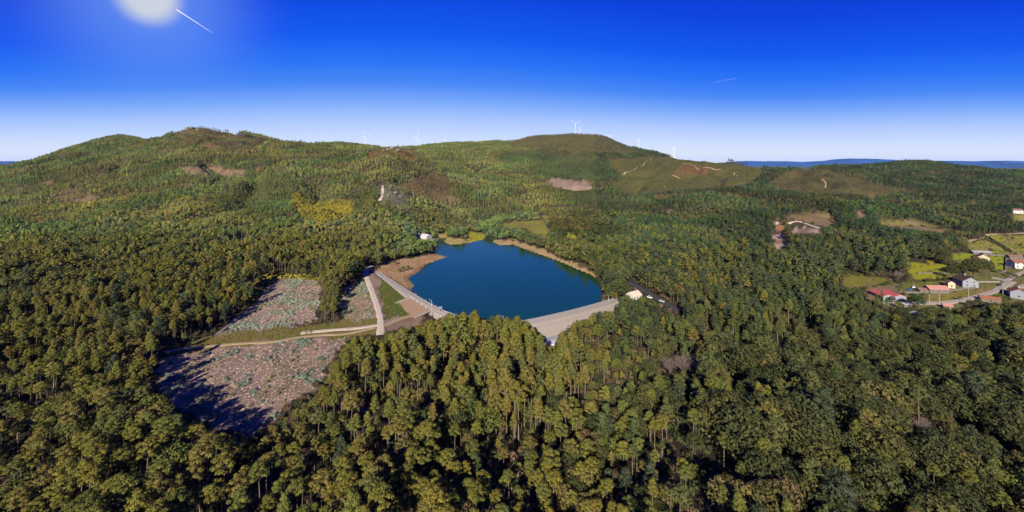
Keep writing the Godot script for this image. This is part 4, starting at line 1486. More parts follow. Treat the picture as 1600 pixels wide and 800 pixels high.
func build_water() -> void:
	var m := StandardMaterial3D.new()
	m.albedo_color = Color(0.005, 0.036, 0.008).linear_to_srgb()
	m.roughness = 0.06
	m.metallic_specular = 0.36
	m.normal_enabled = true
	m.normal_texture = noise_tex(0.03, Color.BLACK, Color.WHITE, 4, 21, 512, true, 3.0)
	m.normal_scale = 0.16
	m.uv1_triplanar = true
	m.uv1_world_triplanar = true
	m.uv1_scale = Vector3.ONE * 0.05
	var p := Pile.new()
	var grown := Geometry2D.offset_polygon(shore, 2.5)[0]
	var t := Geometry2D.triangulate_polygon(grown)
	for k in range(0, t.size(), 3):
		var a := Vector3(grown[t[k]].x, 0, grown[t[k]].y)
		var b := Vector3(grown[t[k + 1]].x, 0, grown[t[k + 1]].y)
		var c := Vector3(grown[t[k + 2]].x, 0, grown[t[k + 2]].y)
		if (c - a).cross(b - a).y > 0.0:
			p.tri(a, b, c)
		else:
			p.tri(a, c, b)
	struct("lake_water", p.mesh(), m, "deep blue reservoir water")

func far_ridge(label: String, d: float, tops: Array, c: Color) -> void:    # tops: photo pixel pairs of its skyline
	var p := Pile.new()
	var line := pts(tops)
	var prev: Array = []
	var px := line[0].x
	while px <= line[line.size() - 1].x:
		var k := 0
		while k < line.size() - 2 and px > line[k + 1].x:
			k += 1
		var f := (px - line[k].x) / (line[k + 1].x - line[k].x)
		var py := lerpf(line[k].y, line[k + 1].y, smoothstep(0.0, 1.0, f)) + n1.get_noise_1d(px * 9.0 + d) * 1.2
		var x := (px - 800.0) * K * d
		var row: Array = []
		for q in 9:      # from the front foot over the crest to the back foot
			var t := q / 4.0 - 1.0
			var h := (HC - (py - Y0) * K * d + 60.0) * pow(cos(t * PI * 0.5), 1.3) - 60.0
			var off := n1.get_noise_2d(px * 6.0, q * 40.0 + d) * d * 0.02 * (1.0 - absf(t))
			row.append(Vector3(x * (1.0 + t * 0.10), h + off * 0.12 * absf(t), -d * (1.0 - t * 0.10) + off))
		if prev:
			for q in 8:
				p.quad(prev[q], row[q], row[q + 1], prev[q + 1])
		prev = row
		px += 6.0
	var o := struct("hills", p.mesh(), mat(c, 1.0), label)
	o.set_meta("label", label)

# ---------------------------------------------------------------- sky
func sky_colour(row: float) -> Color:
	var knots := [[400.0, 226, 234, 250], [252.0, 242, 246, 255], [236.0, 226, 236, 255], [216.0, 204, 221, 255], [192.0, 172, 201, 254], [166.0, 122, 170, 251], [140.0, 72, 136, 247], [110.0, 42, 116, 246], [70.0, 17, 90, 241], [0.0, 8, 66, 224], [-300.0, 6, 44, 178], [-3000.0, 6, 40, 160]]
	for k in knots.size() - 1:
		if row >= knots[k + 1][0]:
			var f := clampf((row - knots[k + 1][0]) / (knots[k][0] - knots[k + 1][0]), 0.0, 1.0)
			var a := Color8(knots[k + 1][1], knots[k + 1][2], knots[k + 1][3]).srgb_to_linear()
			var b := Color8(knots[k][1], knots[k][2], knots[k][3]).srgb_to_linear()
			return a.lerp(b, f)
	return Color8(6, 40, 160).srgb_to_linear()

func make_sky(energy: float) -> Sky:
	var w := 1024
	var h := 512
	var data := PackedFloat32Array()
	data.resize(w * h * 3)
	var glow_dir := Vector3((232.0 - 800.0) * K, (Y0 + 4.0) * K, -1.0).normalized()
	var disc := Color8(204, 212, 224).srgb_to_linear()
	var halo := Color8(120, 165, 245).srgb_to_linear()
	for y in h:
		var el := (0.5 - (y + 0.5) / h) * PI
		for x in w:
			var a := wrapf((x + 0.5) / w * TAU, -PI, PI)
			var ca := maxf(cos(a), 0.62)
			var rise := tan(clampf(el, -1.4, 1.5)) / ca / K
			var px := 800.0 + tan(clampf(a, -1.2, 1.2)) / K
			var m := 1.0 + 0.10 * exp(-pow((px - 560.0) / 320.0, 2.0)) - 0.10 * exp(-pow((px - 1180.0) / 260.0, 2.0))
			var c := sky_colour(Y0 - rise / m)
			var dir := Vector3(sin(a) * cos(el), sin(el), -cos(a) * cos(el))
			var ang := dir.angle_to(glow_dir)
			if ang < 0.4:
				c = c.lerp(halo, 0.55 * pow(1.0 - smoothstep(0.03, 0.28, ang), 2.2))
				c = c.lerp(disc, 1.0 - smoothstep(0.022, 0.056, ang))
			var k := (y * w + x) * 3
			data[k] = c.r * energy
			data[k + 1] = c.g * energy
			data[k + 2] = c.b * energy
	var im := Image.create_from_data(w, h, false, Image.FORMAT_RGBF, data.to_byte_array())
	var m := PanoramaSkyMaterial.new()
	m.panorama = ImageTexture.create_from_image(im)
	var s := Sky.new()
	s.sky_material = m
	return s

func contrail(label: String, a: Vector2, b: Vector2, d: float, w0: float, w1: float) -> void:
	var p := Pile.new()
	var at := func(q: Vector2) -> Vector3: return Vector3((q.x - 800.0) * K * d, HC - (q.y - Y0) * K * d, -d)
	var u := d * K
	var n := 8
	for k in n:
		var f := k / float(n)
		var g := (k + 1) / float(n)
		p.rod(at.call(a.lerp(b, f)), at.call(a.lerp(b, g)), maxf(0.04, lerpf(w0, w1, f)) * u, maxf(0.04, lerpf(w0, w1, g)) * u, 8)
	var m := mat(Color(0.85, 0.87, 0.9), 1.0)
	tag(obj("contrail_cloud", p.mesh(), m), label, "contrail")

# ---------------------------------------------------------------- the whole scene
func _ready() -> void:
	var exposure := 2.08
	var cam := Camera3D.new()
	cam.name = "camera"
	cam.projection = Camera3D.PROJECTION_FRUSTUM
	cam.near = 1.0
	cam.far = 60000.0
	cam.size = 800.0 * K
	cam.frustum_offset = Vector2(0.0, (Y0 - 400.0) * K)
	cam.position = Vector3(0, HC, 0)
	add_child(cam)
	cam.current = true
	var env := Environment.new()
	env.background_mode = Environment.BG_SKY
	env.sky = make_sky(1.0 / exposure)
	env.tonemap_mode = Environment.TONE_MAPPER_LINEAR
	env.tonemap_exposure = exposure
	env.sdfgi_enabled = true
	env.ssao_enabled = true
	env.ssil_enabled = true
	env.fog_enabled = true
	env.fog_density = 0.000011
	env.fog_light_color = Color(0.55, 0.72, 1.0)
	var we := WorldEnvironment.new()
	we.name = "world_environment"
	we.environment = env
	add_child(we)
	var sun := DirectionalLight3D.new()
	sun.name = "sun"
	sun.light_energy = 1.6
	sun.light_color = Color(1.0, 0.965, 0.88)
	sun.light_angular_distance = 0.5
	sun.shadow_enabled = true
	add_child(sun)
	# rays run away from the viewer: shadows point at photo column 940 on the horizon; sun 26.5 degrees high
	var going := Vector3((940.0 - 800.0) * K, 0, -1).normalized()
	sun.look_at_from_position(Vector3.ZERO, Vector3(going.x, -tan(deg_to_rad(26.5)), going.z), Vector3.UP)

	rng.seed = 20241
	n1.seed = 11
	n1.frequency = 0.0045
	n1.fractal_octaves = 4
	n2.seed = 23
	n2.frequency = 0.016
	n2.fractal_octaves = 3
	n4.seed = 77
	n4.frequency = 0.0032
	n4.fractal_octaves = 2
	n3.seed = 5
	n3.frequency = 0.05
	for q in pts([582, 422, 606, 437, 640, 459, 668, 476, 694, 489, 726, 499, 764, 505, 800, 506, 830, 502, 888, 489, 940, 475, 962, 468]):
		dam.append(flat_point(q.x, q.y, CREST))
	shore_px = pts([664, 470, 650, 458, 642, 454, 648, 446, 638, 435, 652, 426, 667, 413, 700, 401, 681, 396, 669, 394, 684, 390, 685, 385, 682, 376, 692, 377, 702, 382, 725, 381.5, 740, 378, 757, 374, 769, 373, 771, 379, 782, 384, 801, 382, 808, 385, 827, 392.5, 856, 402, 877, 410, 902, 421, 925, 430, 935, 440, 941, 455, 938, 468, 944, 474])
	for q in shore_px:
		shore.append(flat_point(q.x, q.y))
	for k in range(dam.size() - 2, 3, -1):
		shore.append(dam[k])
	shore_box = Rect2(shore[0], Vector2.ZERO)
	for q in shore:
		shore_box = shore_box.expand(q)
	shore_box = shore_box.grow(135.0)
	make_materials()
	make_zones()
	build_height_grid()
	build_land()
	build_water()
	far_ridge("distant haze-blue mountains beyond the right-hand ridge", 11000.0, [1120, 256, 1165, 252, 1215, 252, 1260, 253, 1305, 251, 1332, 247.5, 1370, 248.5, 1390, 251, 1440, 253, 1480, 251, 1520, 252, 1570, 251, 1620, 253, 1700, 252, 1800, 256], Color(0.016, 0.060, 0.19))  # most of the air's haze is painted into the ridge colours as blue
	far_ridge("nearer band of distant haze-blue hills at the far right", 8000.0, [1440, 259, 1500, 254.5, 1540, 256, 1590, 254.5, 1640, 257, 1750, 256, 1800, 259], Color(0.016, 0.050, 0.14))
	far_ridge("distant haze-blue hills at the far left", 8500.0, [-160, 254, -60, 251, 10, 252, 40, 252.5, 70, 256], Color(0.014, 0.055, 0.19))

	# what must stay unhidden
	keep_clear(pts([660, 470, 640, 455, 650, 425, 700, 396, 684, 376, 740, 374, 770, 373, 830, 388, 926, 428, 938, 452, 942, 474, 900, 488, 850, 497, 830, 503, 812, 496, 786, 494, 770, 497, 752, 488, 738, 484, 722, 489, 710, 484, 700, 493, 676, 480]))
	keep_clear(pts([830, 503, 880, 491, 940, 476, 934, 484, 906, 498, 884, 510, 872, 520, 862, 524, 846, 522, 836, 512]))
	keep_clear(pts([580, 422, 612, 436, 690, 486, 696, 496, 686, 498, 664, 500, 640, 480, 600, 446]))
	for zn in zones:
		if zn.clear:
			keep_clear(zn.poly)

	keep_clear(pts([1036, 568, 1060, 558, 1094, 570, 1096, 582, 1040, 582]))
	keep_clear(pts([1416, 668, 1446, 666, 1448, 680, 1420, 680]))
	keep_clear(pts([1296, 652, 1320, 650, 1322, 668, 1298, 668]))
	keep_clear(pts([1390, 422, 1412, 420, 1414, 440, 1392, 440]))
	build_dam()
	# roads and tracks
	struct("gravel_road", ribbon([594, 524, 595, 503, 590, 480, 580, 452, 571, 428, 573, 421, 580, 415], 4.8), M.gravel, "pale gravel road winding up from the wood to the dam")
	struct("gravel_track", ribbon([594, 508, 560, 513, 520, 516, 486, 519, 470, 521], 4.0), M.gravel, "pale stony track running left from the gravel road")
	struct("dirt_track", ribbon([586, 512, 540, 522, 500, 524, 462, 528, 430, 534, 380, 537, 330, 541, 290, 545, 256, 551], 3.2), M.track, "yellowish dirt track between the two clearings")
	struct("dirt_path", ribbon([664, 487, 640, 494, 616, 502, 600, 510], 4.5), M.track, "sandy path at the foot of the grassy embankment")
	struct("dirt_path", ribbon([336, 525, 364, 504, 392, 482, 406, 470, 418, 452], 2.5), M.stone, "pinkish path up the left side of the upper clearing")
	struct("village_road", ribbon([1380, 475, 1410, 474, 1440, 474, 1476, 473, 1510, 468, 1536, 461, 1556, 454, 1572, 445, 1580, 440], 6.0), M.asphalt, "pale road curving through the village")
	struct("village_road", ribbon([1578, 442, 1566, 437, 1550, 434], 7.0), M.asphalt, "short road to the house by the big oak")
	struct("village_road", ribbon([1570, 440, 1578, 435, 1592, 428, 1612, 421], 4.0), M.asphalt, "lane rising to the right from the village junction")
	struct("village_road", ribbon([1574, 446, 1588, 450, 1604, 446, 1625, 440], 5.0), M.asphalt, "road leaving the village junction at the right")
	struct("forest_lane", ribbon([982, 441, 1000, 450, 1020, 462, 1040, 474, 1062, 486], 6.0), M.asphalt_shaded, "road darkened for shade passing behind the gatehouse")
	struct("moor_track", ribbon([974, 273, 990, 266, 1002, 260, 1010, 253, 1017, 248], 3.0), M.track, "straight sandy track climbing the moor")
	struct("moor_track", ribbon([1051, 274, 1058, 277, 1064, 280], 3.0), M.track, "short pale track on the red moor")
	struct("moor_track", ribbon([1147, 270, 1152, 276], 3.0), M.track, "short pale track on the right of the moor")
	struct("moor_track", ribbon([1066, 256, 1080, 257, 1100, 262, 1126, 265], 3.0), M.track, "faint track along the top of the moor")
	struct("moor_track", ribbon([1284, 280, 1290, 287, 1289, 294], 2.6), M.track, "sandy track on the rounded right moor")
	struct("hill_track", ribbon([598, 290, 598, 300, 596, 308, 593, 314], 5.0), M.gravel, "bright bare scar on the rocky slope above the lake")
	struct("hill_track", ribbon([1232, 350, 1246, 346, 1260, 350, 1272, 354, 1282, 357], 4.0), M.gravel, "white track through the quarry yard")
	struct("terrace_lane", ribbon([1512, 378, 1540, 368, 1570, 366, 1612, 364], 4.0), M.track, "lane along the top of the terraced fields")

	# buildings
	house("boathouse", "long white building with white roof on the wooded far shore of the lake", "building", 662, 373, -28.0, 19.0, 11.0, 4.2, 2.6, M.white, M.white, {"windows": 4})
	var terrace := cast(676, 376)
	var tr := thing("stone_terrace", "pinkish rubble terrace beside the white lakeshore building", "terrace", terrace, -0.4)
	obj("wall", one_box(Vector3(0, 0.2, 0), Vector3(12.0, 3.0, 8.0)), M.stone, tr)
	obj("step", one_box(Vector3(-1.0, 1.95, -1.0), Vector3(8.0, 0.5, 5.0)), M.stone2, tr)
	house("gatehouse", "tan tiled house with a white end wall by the right end of the dam", "house", 990, 466, 34.0, 10.0, 8.0, 3.0, 2.6, M.white, M.gravel, {"windows": 3, "chimney": true})
	house("pump_house", "white flat-roofed hut at the foot of the stone dam face", "hut", 858, 541, -14.0, 7.5, 5.0, 2.6, 0.0, M.white, M.white, {"windows": 1})
	var red := house("farm_shed", "twin-gabled shed with bright red sheet roofs at the edge of the wood", "shed", 1378, 465, 84.0, 14.0, 8.2, 3.0, 1.7, M.lilac_shade, M.red_roof, {"windows": 2})
	var r2 := Pile.new()
	gable_walls(r2, 14.0, 8.2, 3.0, 1.7)
	var bay := obj("side_bay", r2.mesh(), M.lilac_shade, red)
	bay.position = Vector3(0, 0, 8.4)
	r2 = Pile.new()
	gable_roof(r2, 14.0, 8.2, 3.0, 1.7, 0.1)
	obj("roof", r2.mesh(), M.red_roof, bay)
	house("stone_barn", "long dark stone barn under a faded pink tile roof above the meadow", "barn", 1462, 456, -4.0, 14.5, 7.0, 3.0, 2.2, M.granite, M.pink_roof, {"windows": 3})
	house("ruined_outbuilding", "low tumbledown outbuilding with brown tiles left of the stone barn", "outbuilding", 1440, 456, -2.0, 7.0, 5.0, 2.0, 1.2, M.granite, M.old_tile, {"windows": 1})
	house("small_cottage", "narrow cream cottage with dark roof between barn and gabled house", "cottage", 1485, 449, 62.0, 5.0, 4.4, 4.2, 1.6, M.cream, M.old_tile, {"windows": 1})
	house("gabled_house", "two-storey pale gabled house with dark brown roof by the big oak", "house", 1508, 446, 78.0, 11.0, 11.0, 5.0, 3.2, M.lilac_shade, M.brown_tile, {"windows": 3, "storeys": 2, "end_windows": 2, "chimney": true})
	house("roadside_shed", "orange-tiled roadside shed below the village road", "shed", 1546, 471, -34.0, 10.5, 6.5, 2.4, 1.6, M.granite, M.tile, {"windows": 1})
	house("corner_house", "house with walls coloured for blue-grey shade and orange tile roof at the right edge", "house", 1590, 464, 48.0, 11.0, 9.0, 4.6, 2.6, M.lilac_shade, M.tile, {"windows": 2, "chimney": true})
	house("brown_house", "brown-roofed house standing behind the big oak", "house", 1536, 406, 50.0, 10.0, 8.0, 3.6, 2.8, M.cream, M.old_tile, {"windows": 2})
	house("long_shed", "long low shed with grey sheet roof behind the brown-roofed house", "shed", 1532, 397, -8.0, 17.0, 5.0, 2.6, 0.8, M.granite, M.grey_sheet, {"windows": 3})
	house("white_farmhouse", "white farmhouse with red tile roof at the right edge above the lane", "farmhouse", 1592, 418, -12.0, 13.0, 9.0, 5.4, 2.4, M.white, M.tile, {"windows": 3, "storeys": 2, "chimney": true})
	house("stone_barn", "squat stone barn with old tiles beside the ploughed plot", "barn", 1584, 404, -6.0, 12.0, 5.0, 2.6, 1.2, M.granite, M.old_tile, {"windows": 2})
	house("tool_shed", "tiny pink-roofed tool shed just below the curve of the village road", "shed", 1480, 482, -30.0, 5.0, 4.0, 2.4, 1.2, M.granite, M.pink_roof, {"windows": 1})
	house("garden_shed", "pale flat-roofed garden shed under the trees below the road", "shed", 1430, 494, 24.0, 5.5, 4.0, 2.4, 0.0, M.pale_concrete, M.pale_concrete, {"windows": 1})
	house("garden_shed", "white-topped open shed left of the dark round tree", "shed", 1416, 479, -4.0, 5.5, 3.5, 2.2, 0.0, M.granite, M.white, {"windows": 1})
	house("far_farmhouse", "small far pale house beyond the terraces at the right edge", "house", 1588, 333, -20.0, 13.0, 9.0, 5.0, 2.5, M.white, M.old_tile, {"windows": 2})
	house("quarry_hut", "small low hut beside the bare quarry yard", "hut", 1213, 349, 10.0, 6.0, 5.0, 2.6, 1.0, M.pale_concrete, M.old_tile, {"windows": 1})
	var wl := Pile.new()
	for k in 20:
		var q := cast(lerpf(1526, 1562, k / 20.0), 441.5)
		var q2 := cast(lerpf(1526, 1562, (k + 1) / 20.0), 441.5)
		wl.box((q + q2) * 0.5 + Vector3(0, 0.5, 0), Vector3((q2 - q).length() + 0.02, 1.6, 0.4), Basis.looking_at(q2 - q, Vector3.UP) * Basis(Vector3.UP, PI / 2))
	tag(obj("garden_wall", wl.mesh(), M.stone2), "low stone garden wall beside the short road by the oak", "wall")

	for e in [[1545, 371, 1582, 394, 1.6, "dark field wall slanting down between the terraces"], [1546, 399, 1600, 400, 1.2, "stone wall along the foot of the terraces"], [1553, 426, 1572, 424, 1.0, "low wall at the foot of the bright green plot"], [1572, 402, 1571, 423, 1.0, "low wall beside the ploughed plot"], [1404, 458, 1448, 458, 1.2, "dark stone wall between the blue car and the roadside meadow"], [1478, 456, 1524, 450, 1.1, "stone wall along the top of the roadside meadow"], [1434, 427, 1496, 427, 0.8, "low bank wall across the bright meadow"]]:
		dry_wall(e[5], Vector2(e[0], e[1]), Vector2(e[2], e[3]), e[4])
	car("white parked car behind the gatehouse on the shaded road", 1015, 466, 120.0, Color(0.7, 0.7, 0.72))
	car("silver parked car farther along the shaded road from the gatehouse", 1034, 472, 125.0, Color(0.4, 0.42, 0.45))
	car("blue parked car left of the tumbledown outbuilding", 1421, 454, 15.0, Color(0.03, 0.08, 0.35))
	car("white parked car in the yard beside the blue car", 1428, 450, 40.0, Color(0.7, 0.7, 0.72))
	car("dark parked car at the village junction", 1562, 447, 60.0, Color(0.03, 0.03, 0.035))
	utility_pole("tall pale pole at the village junction", 1567, 461, 9.5)
	utility_pole("wooden pole in the roadside meadow below the gabled house", 1513, 466, 8.5)
	utility_pole("wooden pole beside the road below the stone barn", 1468, 475, 7.5)
	utility_pole("wooden pole beside the road near the dark round tree", 1452, 476, 7.5)
	utility_pole("thin pole in front of the gatehouse trees", 964, 468, 9.0)

	turbine("white wind turbine standing clear on the left-hand ridge", 572, 226, 211, 1900.0, 85.0, 12.0, 0.5)
	turbine("faint white wind turbine in the saddle right of the rocky knoll", 652, 232, 214, 3000.0, 20.0, -8.0, 0.45)
	turbine("small wind turbine peeping over the saddle", 695, 232, 217, 3100.0, 10.0, 20.0, 0.5)
	turbine("large wind turbine on the flat-topped central hill", 899, 209, 192.5, 2250.0, 62.0, 10.0, 0.66)
	turbine("tiny wind turbine just right of the large one on the central hill", 907, 212, 203, 2900.0, 0.0, -50.0, 0.45)
	turbine("small wind turbine at the right shoulder of the central hill", 954, 219, 213, 2700.0, 50.0, -20.0, 0.6)
	turbine("wind turbine on the sloping right ridge beyond the moor", 998, 231, 219, 2400.0, 0.0, 40.0, 0.5)
	turbine("dark thin wind turbine at the far end of the right ridge", 1054, 244, 231, 2500.0, 15.0, 60.0, 0.5)
	var mast := thing("radio_mast", "thin lattice mast beside the farthest turbine on the right ridge", "mast", Vector3((1051.0 - 800.0) * K * 2300.0, HC - (245.0 - Y0) * K * 2300.0, -2300.0))
	var mp := Pile.new()
	for k in 3:
		mp.rod(Vector3(cos(k * TAU / 3) * 1.2, 0, sin(k * TAU / 3) * 1.2), Vector3(cos(k * TAU / 3) * 0.3, 42, sin(k * TAU / 3) * 0.3), 0.18, 0.14, 4)
	for k in 10:
		for s in 3:
			var r0 := lerpf(1.2, 0.3, k / 10.0)
			mp.rod(Vector3(cos(s * TAU / 3) * r0, k * 4.2, sin(s * TAU / 3) * r0), Vector3(cos((s + 1) * TAU / 3) * r0, k * 4.2 + 3, sin((s + 1) * TAU / 3) * r0), 0.08, 0.08, 3)
	obj("lattice", mp.mesh(), M.metal, mast)
	mp = Pile.new()
	mp.rod(Vector3(0, 42, 0), Vector3(0, 47, 0), 0.12, 0.06, 5)
	obj("antenna", mp.mesh(), M.metal, mast)
	contrail("long white contrail slanting down beside the sun glare", Vector2(276, 15), Vector2(333, 52), 7000.0, 0.34, 0.06)
	contrail("faint short contrail high over the right ridge", Vector2(1116, 128.5), Vector2(1150, 122.5), 8000.0, 0.02, 0.05)

	# boulders
	for b in [[612, 232, 7.0, "biggest pale boulder on the rocky knoll top"], [606, 234, 5.0, "pale boulder left of the biggest one on the rocky knoll"], [622, 235, 5.5, "pale boulder at the right of the rocky knoll top"], [618, 238, 4.0, "low pale boulder below the rocky knoll top"], [600, 236, 3.5, "small pale boulder at the left of the rocky knoll top"],
			[300, 201, 8.0, "grey boulder crowning the highest left peak"], [292, 203, 6.0, "grey boulder left of the one crowning the left peak"], [309, 204, 5.5, "grey boulder right of the one crowning the left peak"],
			[862, 210, 8.0, "pale boulder at the left of the flat central hilltop"], [920, 211, 6.0, "pale boulder right of the large turbine"], [936, 213, 7.0, "pale boulder at the right shoulder of the central hilltop"],
			[610, 292, 3.6, "grey boulder at the top of the rocky slope"], [618, 302, 4.0, "grey boulder in the middle of the rocky slope"], [626, 308, 3.4, "grey boulder low on the right of the rocky slope"], [606, 306, 3.0, "grey boulder beside the bare scar on the rocky slope"],
			[482, 519, 1.6, "largest white rock in the pile beside the stony track"], [478, 521, 1.2, "white rock at the left of the trackside pile"], [486, 520, 1.1, "white rock at the right of the trackside pile"]]:
		boulder(b[3], b[0], b[1], b[2])

	scatter_forest()
	build_forest("eucalyptus", eucalyptus, EUC, ["yellow-olive", "olive", "dull green", "bronze-olive", "grey-green"], ["domed", "pointed", "tiered"], 290, 9)
	build_forest("pine", pine, PINE, ["dark-green", "mid-green", "blackish", "olive"], ["conical", "rounded"], 200, 6)
	build_forest("broadleaf", broadleaf, BROAD, ["brownish", "yellowish", "dark-green", "fresh-green", "rusty"], ["broad", "compact", "spreading"], 240, 6)
	scatter_low_plants()
	# bare trees
	var bare: Array = []
	for k in 3:
		var p := Pile.new()
		for s in 6:
			twigs(p, Vector3(0, 1.6, 0), Vector3(rng.randf_range(-0.7, 0.7), 1, rng.randf_range(-0.7, 0.7)).normalized(), 2.6, 0.085, 4)
		var tr2 := Pile.new()
		tr2.rod(Vector3(0, -1, 0), Vector3(0, 1.9, 0), 0.22, 0.16, 7)
		bare.append([tr2.mesh(), p.mesh()])
	for b in [[1048, 590, 1.35, "leafless greyish-pink tree at the left of the bare trio in the gully"], [1068, 592, 1.7, "largest leafless pinkish tree in the middle of the gully"], [1088, 588, 1.35, "leafless pinkish tree at the right of the bare trio in the gully"], [1058, 618, 0.7, "small leafless tree just below the bare trio"],
			[1432, 688, 1.2, "leafless pinkish tree on the dark slope left of the spreading crown"], [1308, 668, 0.8, "leafless brownish tree low on the right-hand slope"], [1262, 664, 0.7, "small leafless tree among bushes right of the gully"],
			[1402, 440, 1.2, "leafless grey tree between the red roof and the green meadow"], [800, 363, 1.2, "leafless pinkish tree behind the lake's right shore"], [812, 366, 1.1, "leafless greyish tree right beside the pinkish one behind the shore"], [918, 404, 1.0, "leafless pale tree above the right shore sandbank"], [728, 374, 1.0, "leafless purplish tree on the little shore spit"]]:
		var at := cast(b[0], b[1])
		var t := thing("bare_tree", b[3], "bare tree", at, b[0] * 1.0)
		t.scale = Vector3.ONE * b[2]
		var w: Array = bare[int(b[0]) % 3]
		obj("trunk", w[0], M.bare_bark, t)
		obj("boughs", w[1], M.bare_bark, t)
	plant_heroes()
	print("trees ", placed.eucalyptus.size(), " ", placed.pine.size(), " ", placed.broadleaf.size())

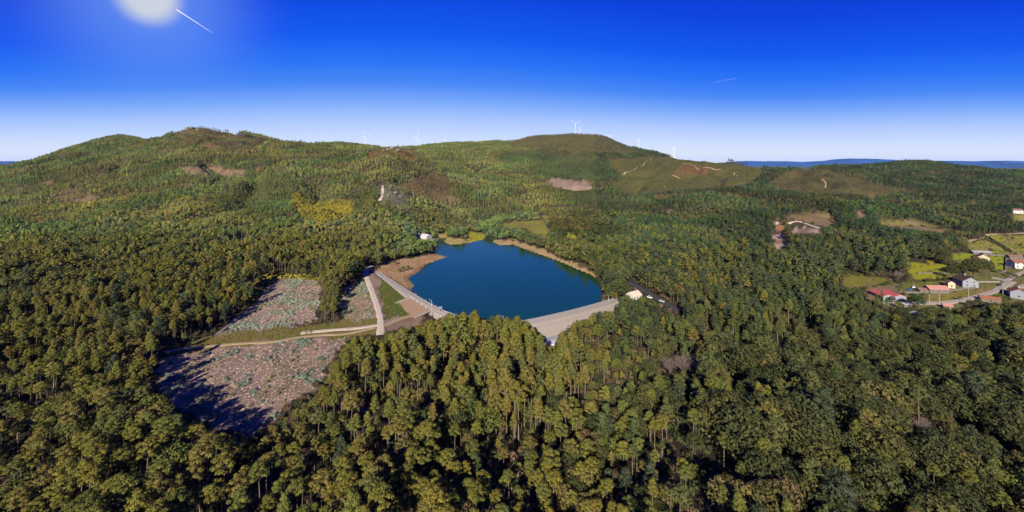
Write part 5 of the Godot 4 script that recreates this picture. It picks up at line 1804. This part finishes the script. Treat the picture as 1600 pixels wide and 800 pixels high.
func plant_heroes() -> void:
	var kinds := {"oak": [broadleaf, M.dark_bark], "round": [broadleaf, M.dark_bark], "cypress": [pine, M.dark_bark]}
	var list := [
		["oak", 1488, 436, 1.0, Color(0.045, 0.052, 0.016), "dark oak between the bright meadow and the gabled house"],
		["oak", 1500, 432, 1.1, Color(0.05, 0.055, 0.018), "dark oak just left of the great oak by the gabled house"],
		["oak", 1520, 434, 1.5, Color(0.055, 0.058, 0.02), "great spreading dark oak behind the gabled house"],
		["oak", 1536, 430, 1.35, Color(0.05, 0.055, 0.02), "broad dark oak in front of the brown-roofed house"],
		["round", 1434, 484, 1.0, Color(0.02, 0.05, 0.014), "dark round evergreen tree beside the village road"],
		["round", 1424, 477, 0.6, Color(0.05, 0.06, 0.018), "small dark tree at the left end of the village road"],
		["cypress", 1370, 488, 0.85, Color(0.04, 0.085, 0.012), "bright green conifer just below the red-roofed shed"],
		["cypress", 1378, 484, 0.85, Color(0.045, 0.095, 0.012), "fresh green conifer under the middle of the red roof"],
		["cypress", 1386, 490, 0.72, Color(0.05, 0.10, 0.014), "small fresh green conifer in the yard below the red roof"],
		["round", 1394, 474, 0.5, Color(0.03, 0.05, 0.014), "small dark bushy tree below the right end of the red roof"],
		["round", 1404, 482, 0.5, Color(0.09, 0.12, 0.014), "small yellow-green garden tree right of the red-roofed shed"],
		["round", 1528, 478, 0.5, Color(0.05, 0.06, 0.018), "small dark tree left of the orange-tiled roadside shed"],
		["round", 1516, 480, 0.5, Color(0.045, 0.055, 0.018), "small dark tree near the tiny pink-roofed tool shed"],
		["round", 1576, 432, 0.4, Color(0.05, 0.06, 0.018), "little bush on the bank inside the village junction"],
		["round", 1586, 437, 0.45, Color(0.045, 0.055, 0.018), "bush on the grass between the two lanes at right"],
		["round", 1450, 443, 0.4, Color(0.05, 0.055, 0.018), "hedge bush on the meadow edge behind the tumbledown outbuilding"],
		["round", 1466, 440, 0.38, Color(0.055, 0.06, 0.018), "hedge bush behind the faded pink roof"],
		["round", 1476, 440, 0.42, Color(0.05, 0.055, 0.018), "hedge bush behind the narrow cream cottage"],
		["round", 958, 470, 0.75, Color(0.14, 0.12, 0.022), "yellowish willow on the bank at the dam's right end"],
		["round", 966, 460, 0.85, Color(0.12, 0.11, 0.022), "taller yellowish tree between lake corner and gatehouse"],
		["round", 980, 474, 0.6, Color(0.085, 0.10, 0.02), "small green tree in front of the gatehouse"],
		["round", 1004, 478, 0.6, Color(0.11, 0.11, 0.022), "small olive tree right below the gatehouse"],
		["round", 940, 484, 0.45, Color(0.05, 0.05, 0.02), "dark bush against the right end of the stone dam face"],
		["round", 908, 512, 0.6, Color(0.04, 0.045, 0.02), "dark round bush at the foot of the stone dam face"],
		["round", 896, 518, 0.45, Color(0.10, 0.075, 0.03), "rusty bush left of the dark bush below the dam"],
		["round", 630, 424, 0.46, Color(0.07, 0.08, 0.018), "green bush in the middle of the dry lake shore"],
		["round", 638, 422, 0.45, Color(0.065, 0.08, 0.018), "second green bush on the dry shore, nearer the water"],
		["round", 624, 426, 0.4, Color(0.075, 0.08, 0.02), "small green bush on the dry shore nearest the dam"],
		["round", 617, 414, 0.42, Color(0.08, 0.09, 0.02), "lone bush at the wooded edge of the dry shore"],
		["round", 722, 374, 0.5, Color(0.09, 0.085, 0.028), "rounded olive tree on the spit of the far shore"],
		["round", 714, 371, 0.42, Color(0.075, 0.08, 0.025), "smaller tree left of the rounded one on the far spit"],
		["round", 766, 372, 0.5, Color(0.07, 0.075, 0.024), "dark tree at the right end of the yellow shore grass"],
		["round", 690, 364, 0.5, Color(0.085, 0.09, 0.025), "tree between the boathouse terrace and the inlet"],
		["round", 800, 378, 0.55, Color(0.10, 0.09, 0.03), "brownish tree behind the right end of the pale sandbank"],
		["oak", 822, 366, 0.8, Color(0.06, 0.065, 0.022), "dark tree in the middle of the lakeside meadow"],
		["oak", 840, 376, 0.7, Color(0.07, 0.07, 0.024), "dark tree in front of the lakeside meadow"],
		["oak", 1548, 396, 0.5, Color(0.06, 0.065, 0.02), "small tree between the long shed and the bright green plot"],
		["round", 1560, 384, 0.4, Color(0.055, 0.06, 0.02), "bush in the middle of the terraced fields"],
		["round", 1572, 396, 0.4, Color(0.06, 0.065, 0.02), "bush on the wall above the bright green plot"],
		["round", 1582, 376, 0.42, Color(0.055, 0.06, 0.02), "bush by the lane above the terraced fields"],
		["round", 1538, 374, 0.55, Color(0.05, 0.055, 0.02), "dark tree at the left end of the terrace lane"],
		["round", 1594, 388, 0.5, Color(0.07, 0.08, 0.02), "tree behind the squat stone barn"],
		["round", 1562, 428, 0.42, Color(0.10, 0.085, 0.03), "brownish bush on the bank below the bright green plot"],
		["round", 1566, 468, 0.4, Color(0.11, 0.11, 0.02), "pale green bush beside the orange-tiled roadside shed"],
		["round", 1574, 474, 0.5, Color(0.05, 0.06, 0.018), "dark bush below the pale corner house"],
		["round", 1270, 352, 0.5, Color(0.05, 0.06, 0.022), "dark bush in the middle of the quarry yard"],
		["round", 1256, 351, 0.45, Color(0.05, 0.055, 0.02), "dark bush left of the middle one in the quarry yard"],
		["round", 1226, 366, 0.5, Color(0.06, 0.07, 0.022), "tree between the two bare quarry plots"],
		["oak", 1446, 404, 1.1, Color(0.05, 0.056, 0.02), "dark oak at the top left corner of the bright meadow"],
		["oak", 1462, 406, 1.2, Color(0.055, 0.06, 0.022), "dark oak along the top of the bright meadow, left of its middle"],
		["oak", 1478, 410, 1.1, Color(0.048, 0.055, 0.02), "dark oak along the top of the bright meadow, right of its middle"],
		["oak", 1496, 392, 1.0, Color(0.05, 0.056, 0.022), "dark oak behind the small upper meadow"],
		["oak", 1470, 388, 1.3, Color(0.052, 0.058, 0.022), "big dark oak left of the small upper meadow"],
		["oak", 1484, 378, 1.3, Color(0.05, 0.055, 0.022), "big dark oak below the bare bank left of the terraces"],
		["oak", 1440, 390, 1.2, Color(0.05, 0.056, 0.02), "big dark oak in the wood above the bright meadow"],
		["round", 1500, 470, 0.35, Color(0.08, 0.10, 0.02), "low green bush at the roadside below the gabled house"],
		["round", 1556, 466, 0.32, Color(0.09, 0.11, 0.02), "low green bush at the right end of the orange-tiled shed"],
		["round", 592, 416, 0.7, Color(0.085, 0.09, 0.02), "olive tree where the gravel road meets the dam"],
	]
	var made := {}
	for e in list:
		var at := cast(e[1], e[2])
		var t := thing(e[0] + "_tree" if e[3] > 0.46 else "bush", e[5], "tree" if e[3] > 0.46 else "bush", at, e[1] * 1.0)
		t.scale = Vector3.ONE * float(e[3]) * (Vector3(0.55, 1.0, 0.55) if e[0] == "cypress" else Vector3.ONE)
		var key: String = e[0] + str(int(e[1]) % 2)
		if not made.has(key):
			var g: Dictionary = kinds[e[0]][0].call(2, int(e[1]) % 2)
			made[key] = [g.crown.mesh(), g.trunk.mesh(), g.boughs.mesh()]
		var m: StandardMaterial3D = M.leaf.duplicate()
		m.albedo_color = (e[4] as Color).linear_to_srgb()
		obj("trunk", made[key][1], M.dark_bark, t)
		obj("boughs", made[key][2], M.dark_bark, t)
		obj("crown", made[key][0], m, t)
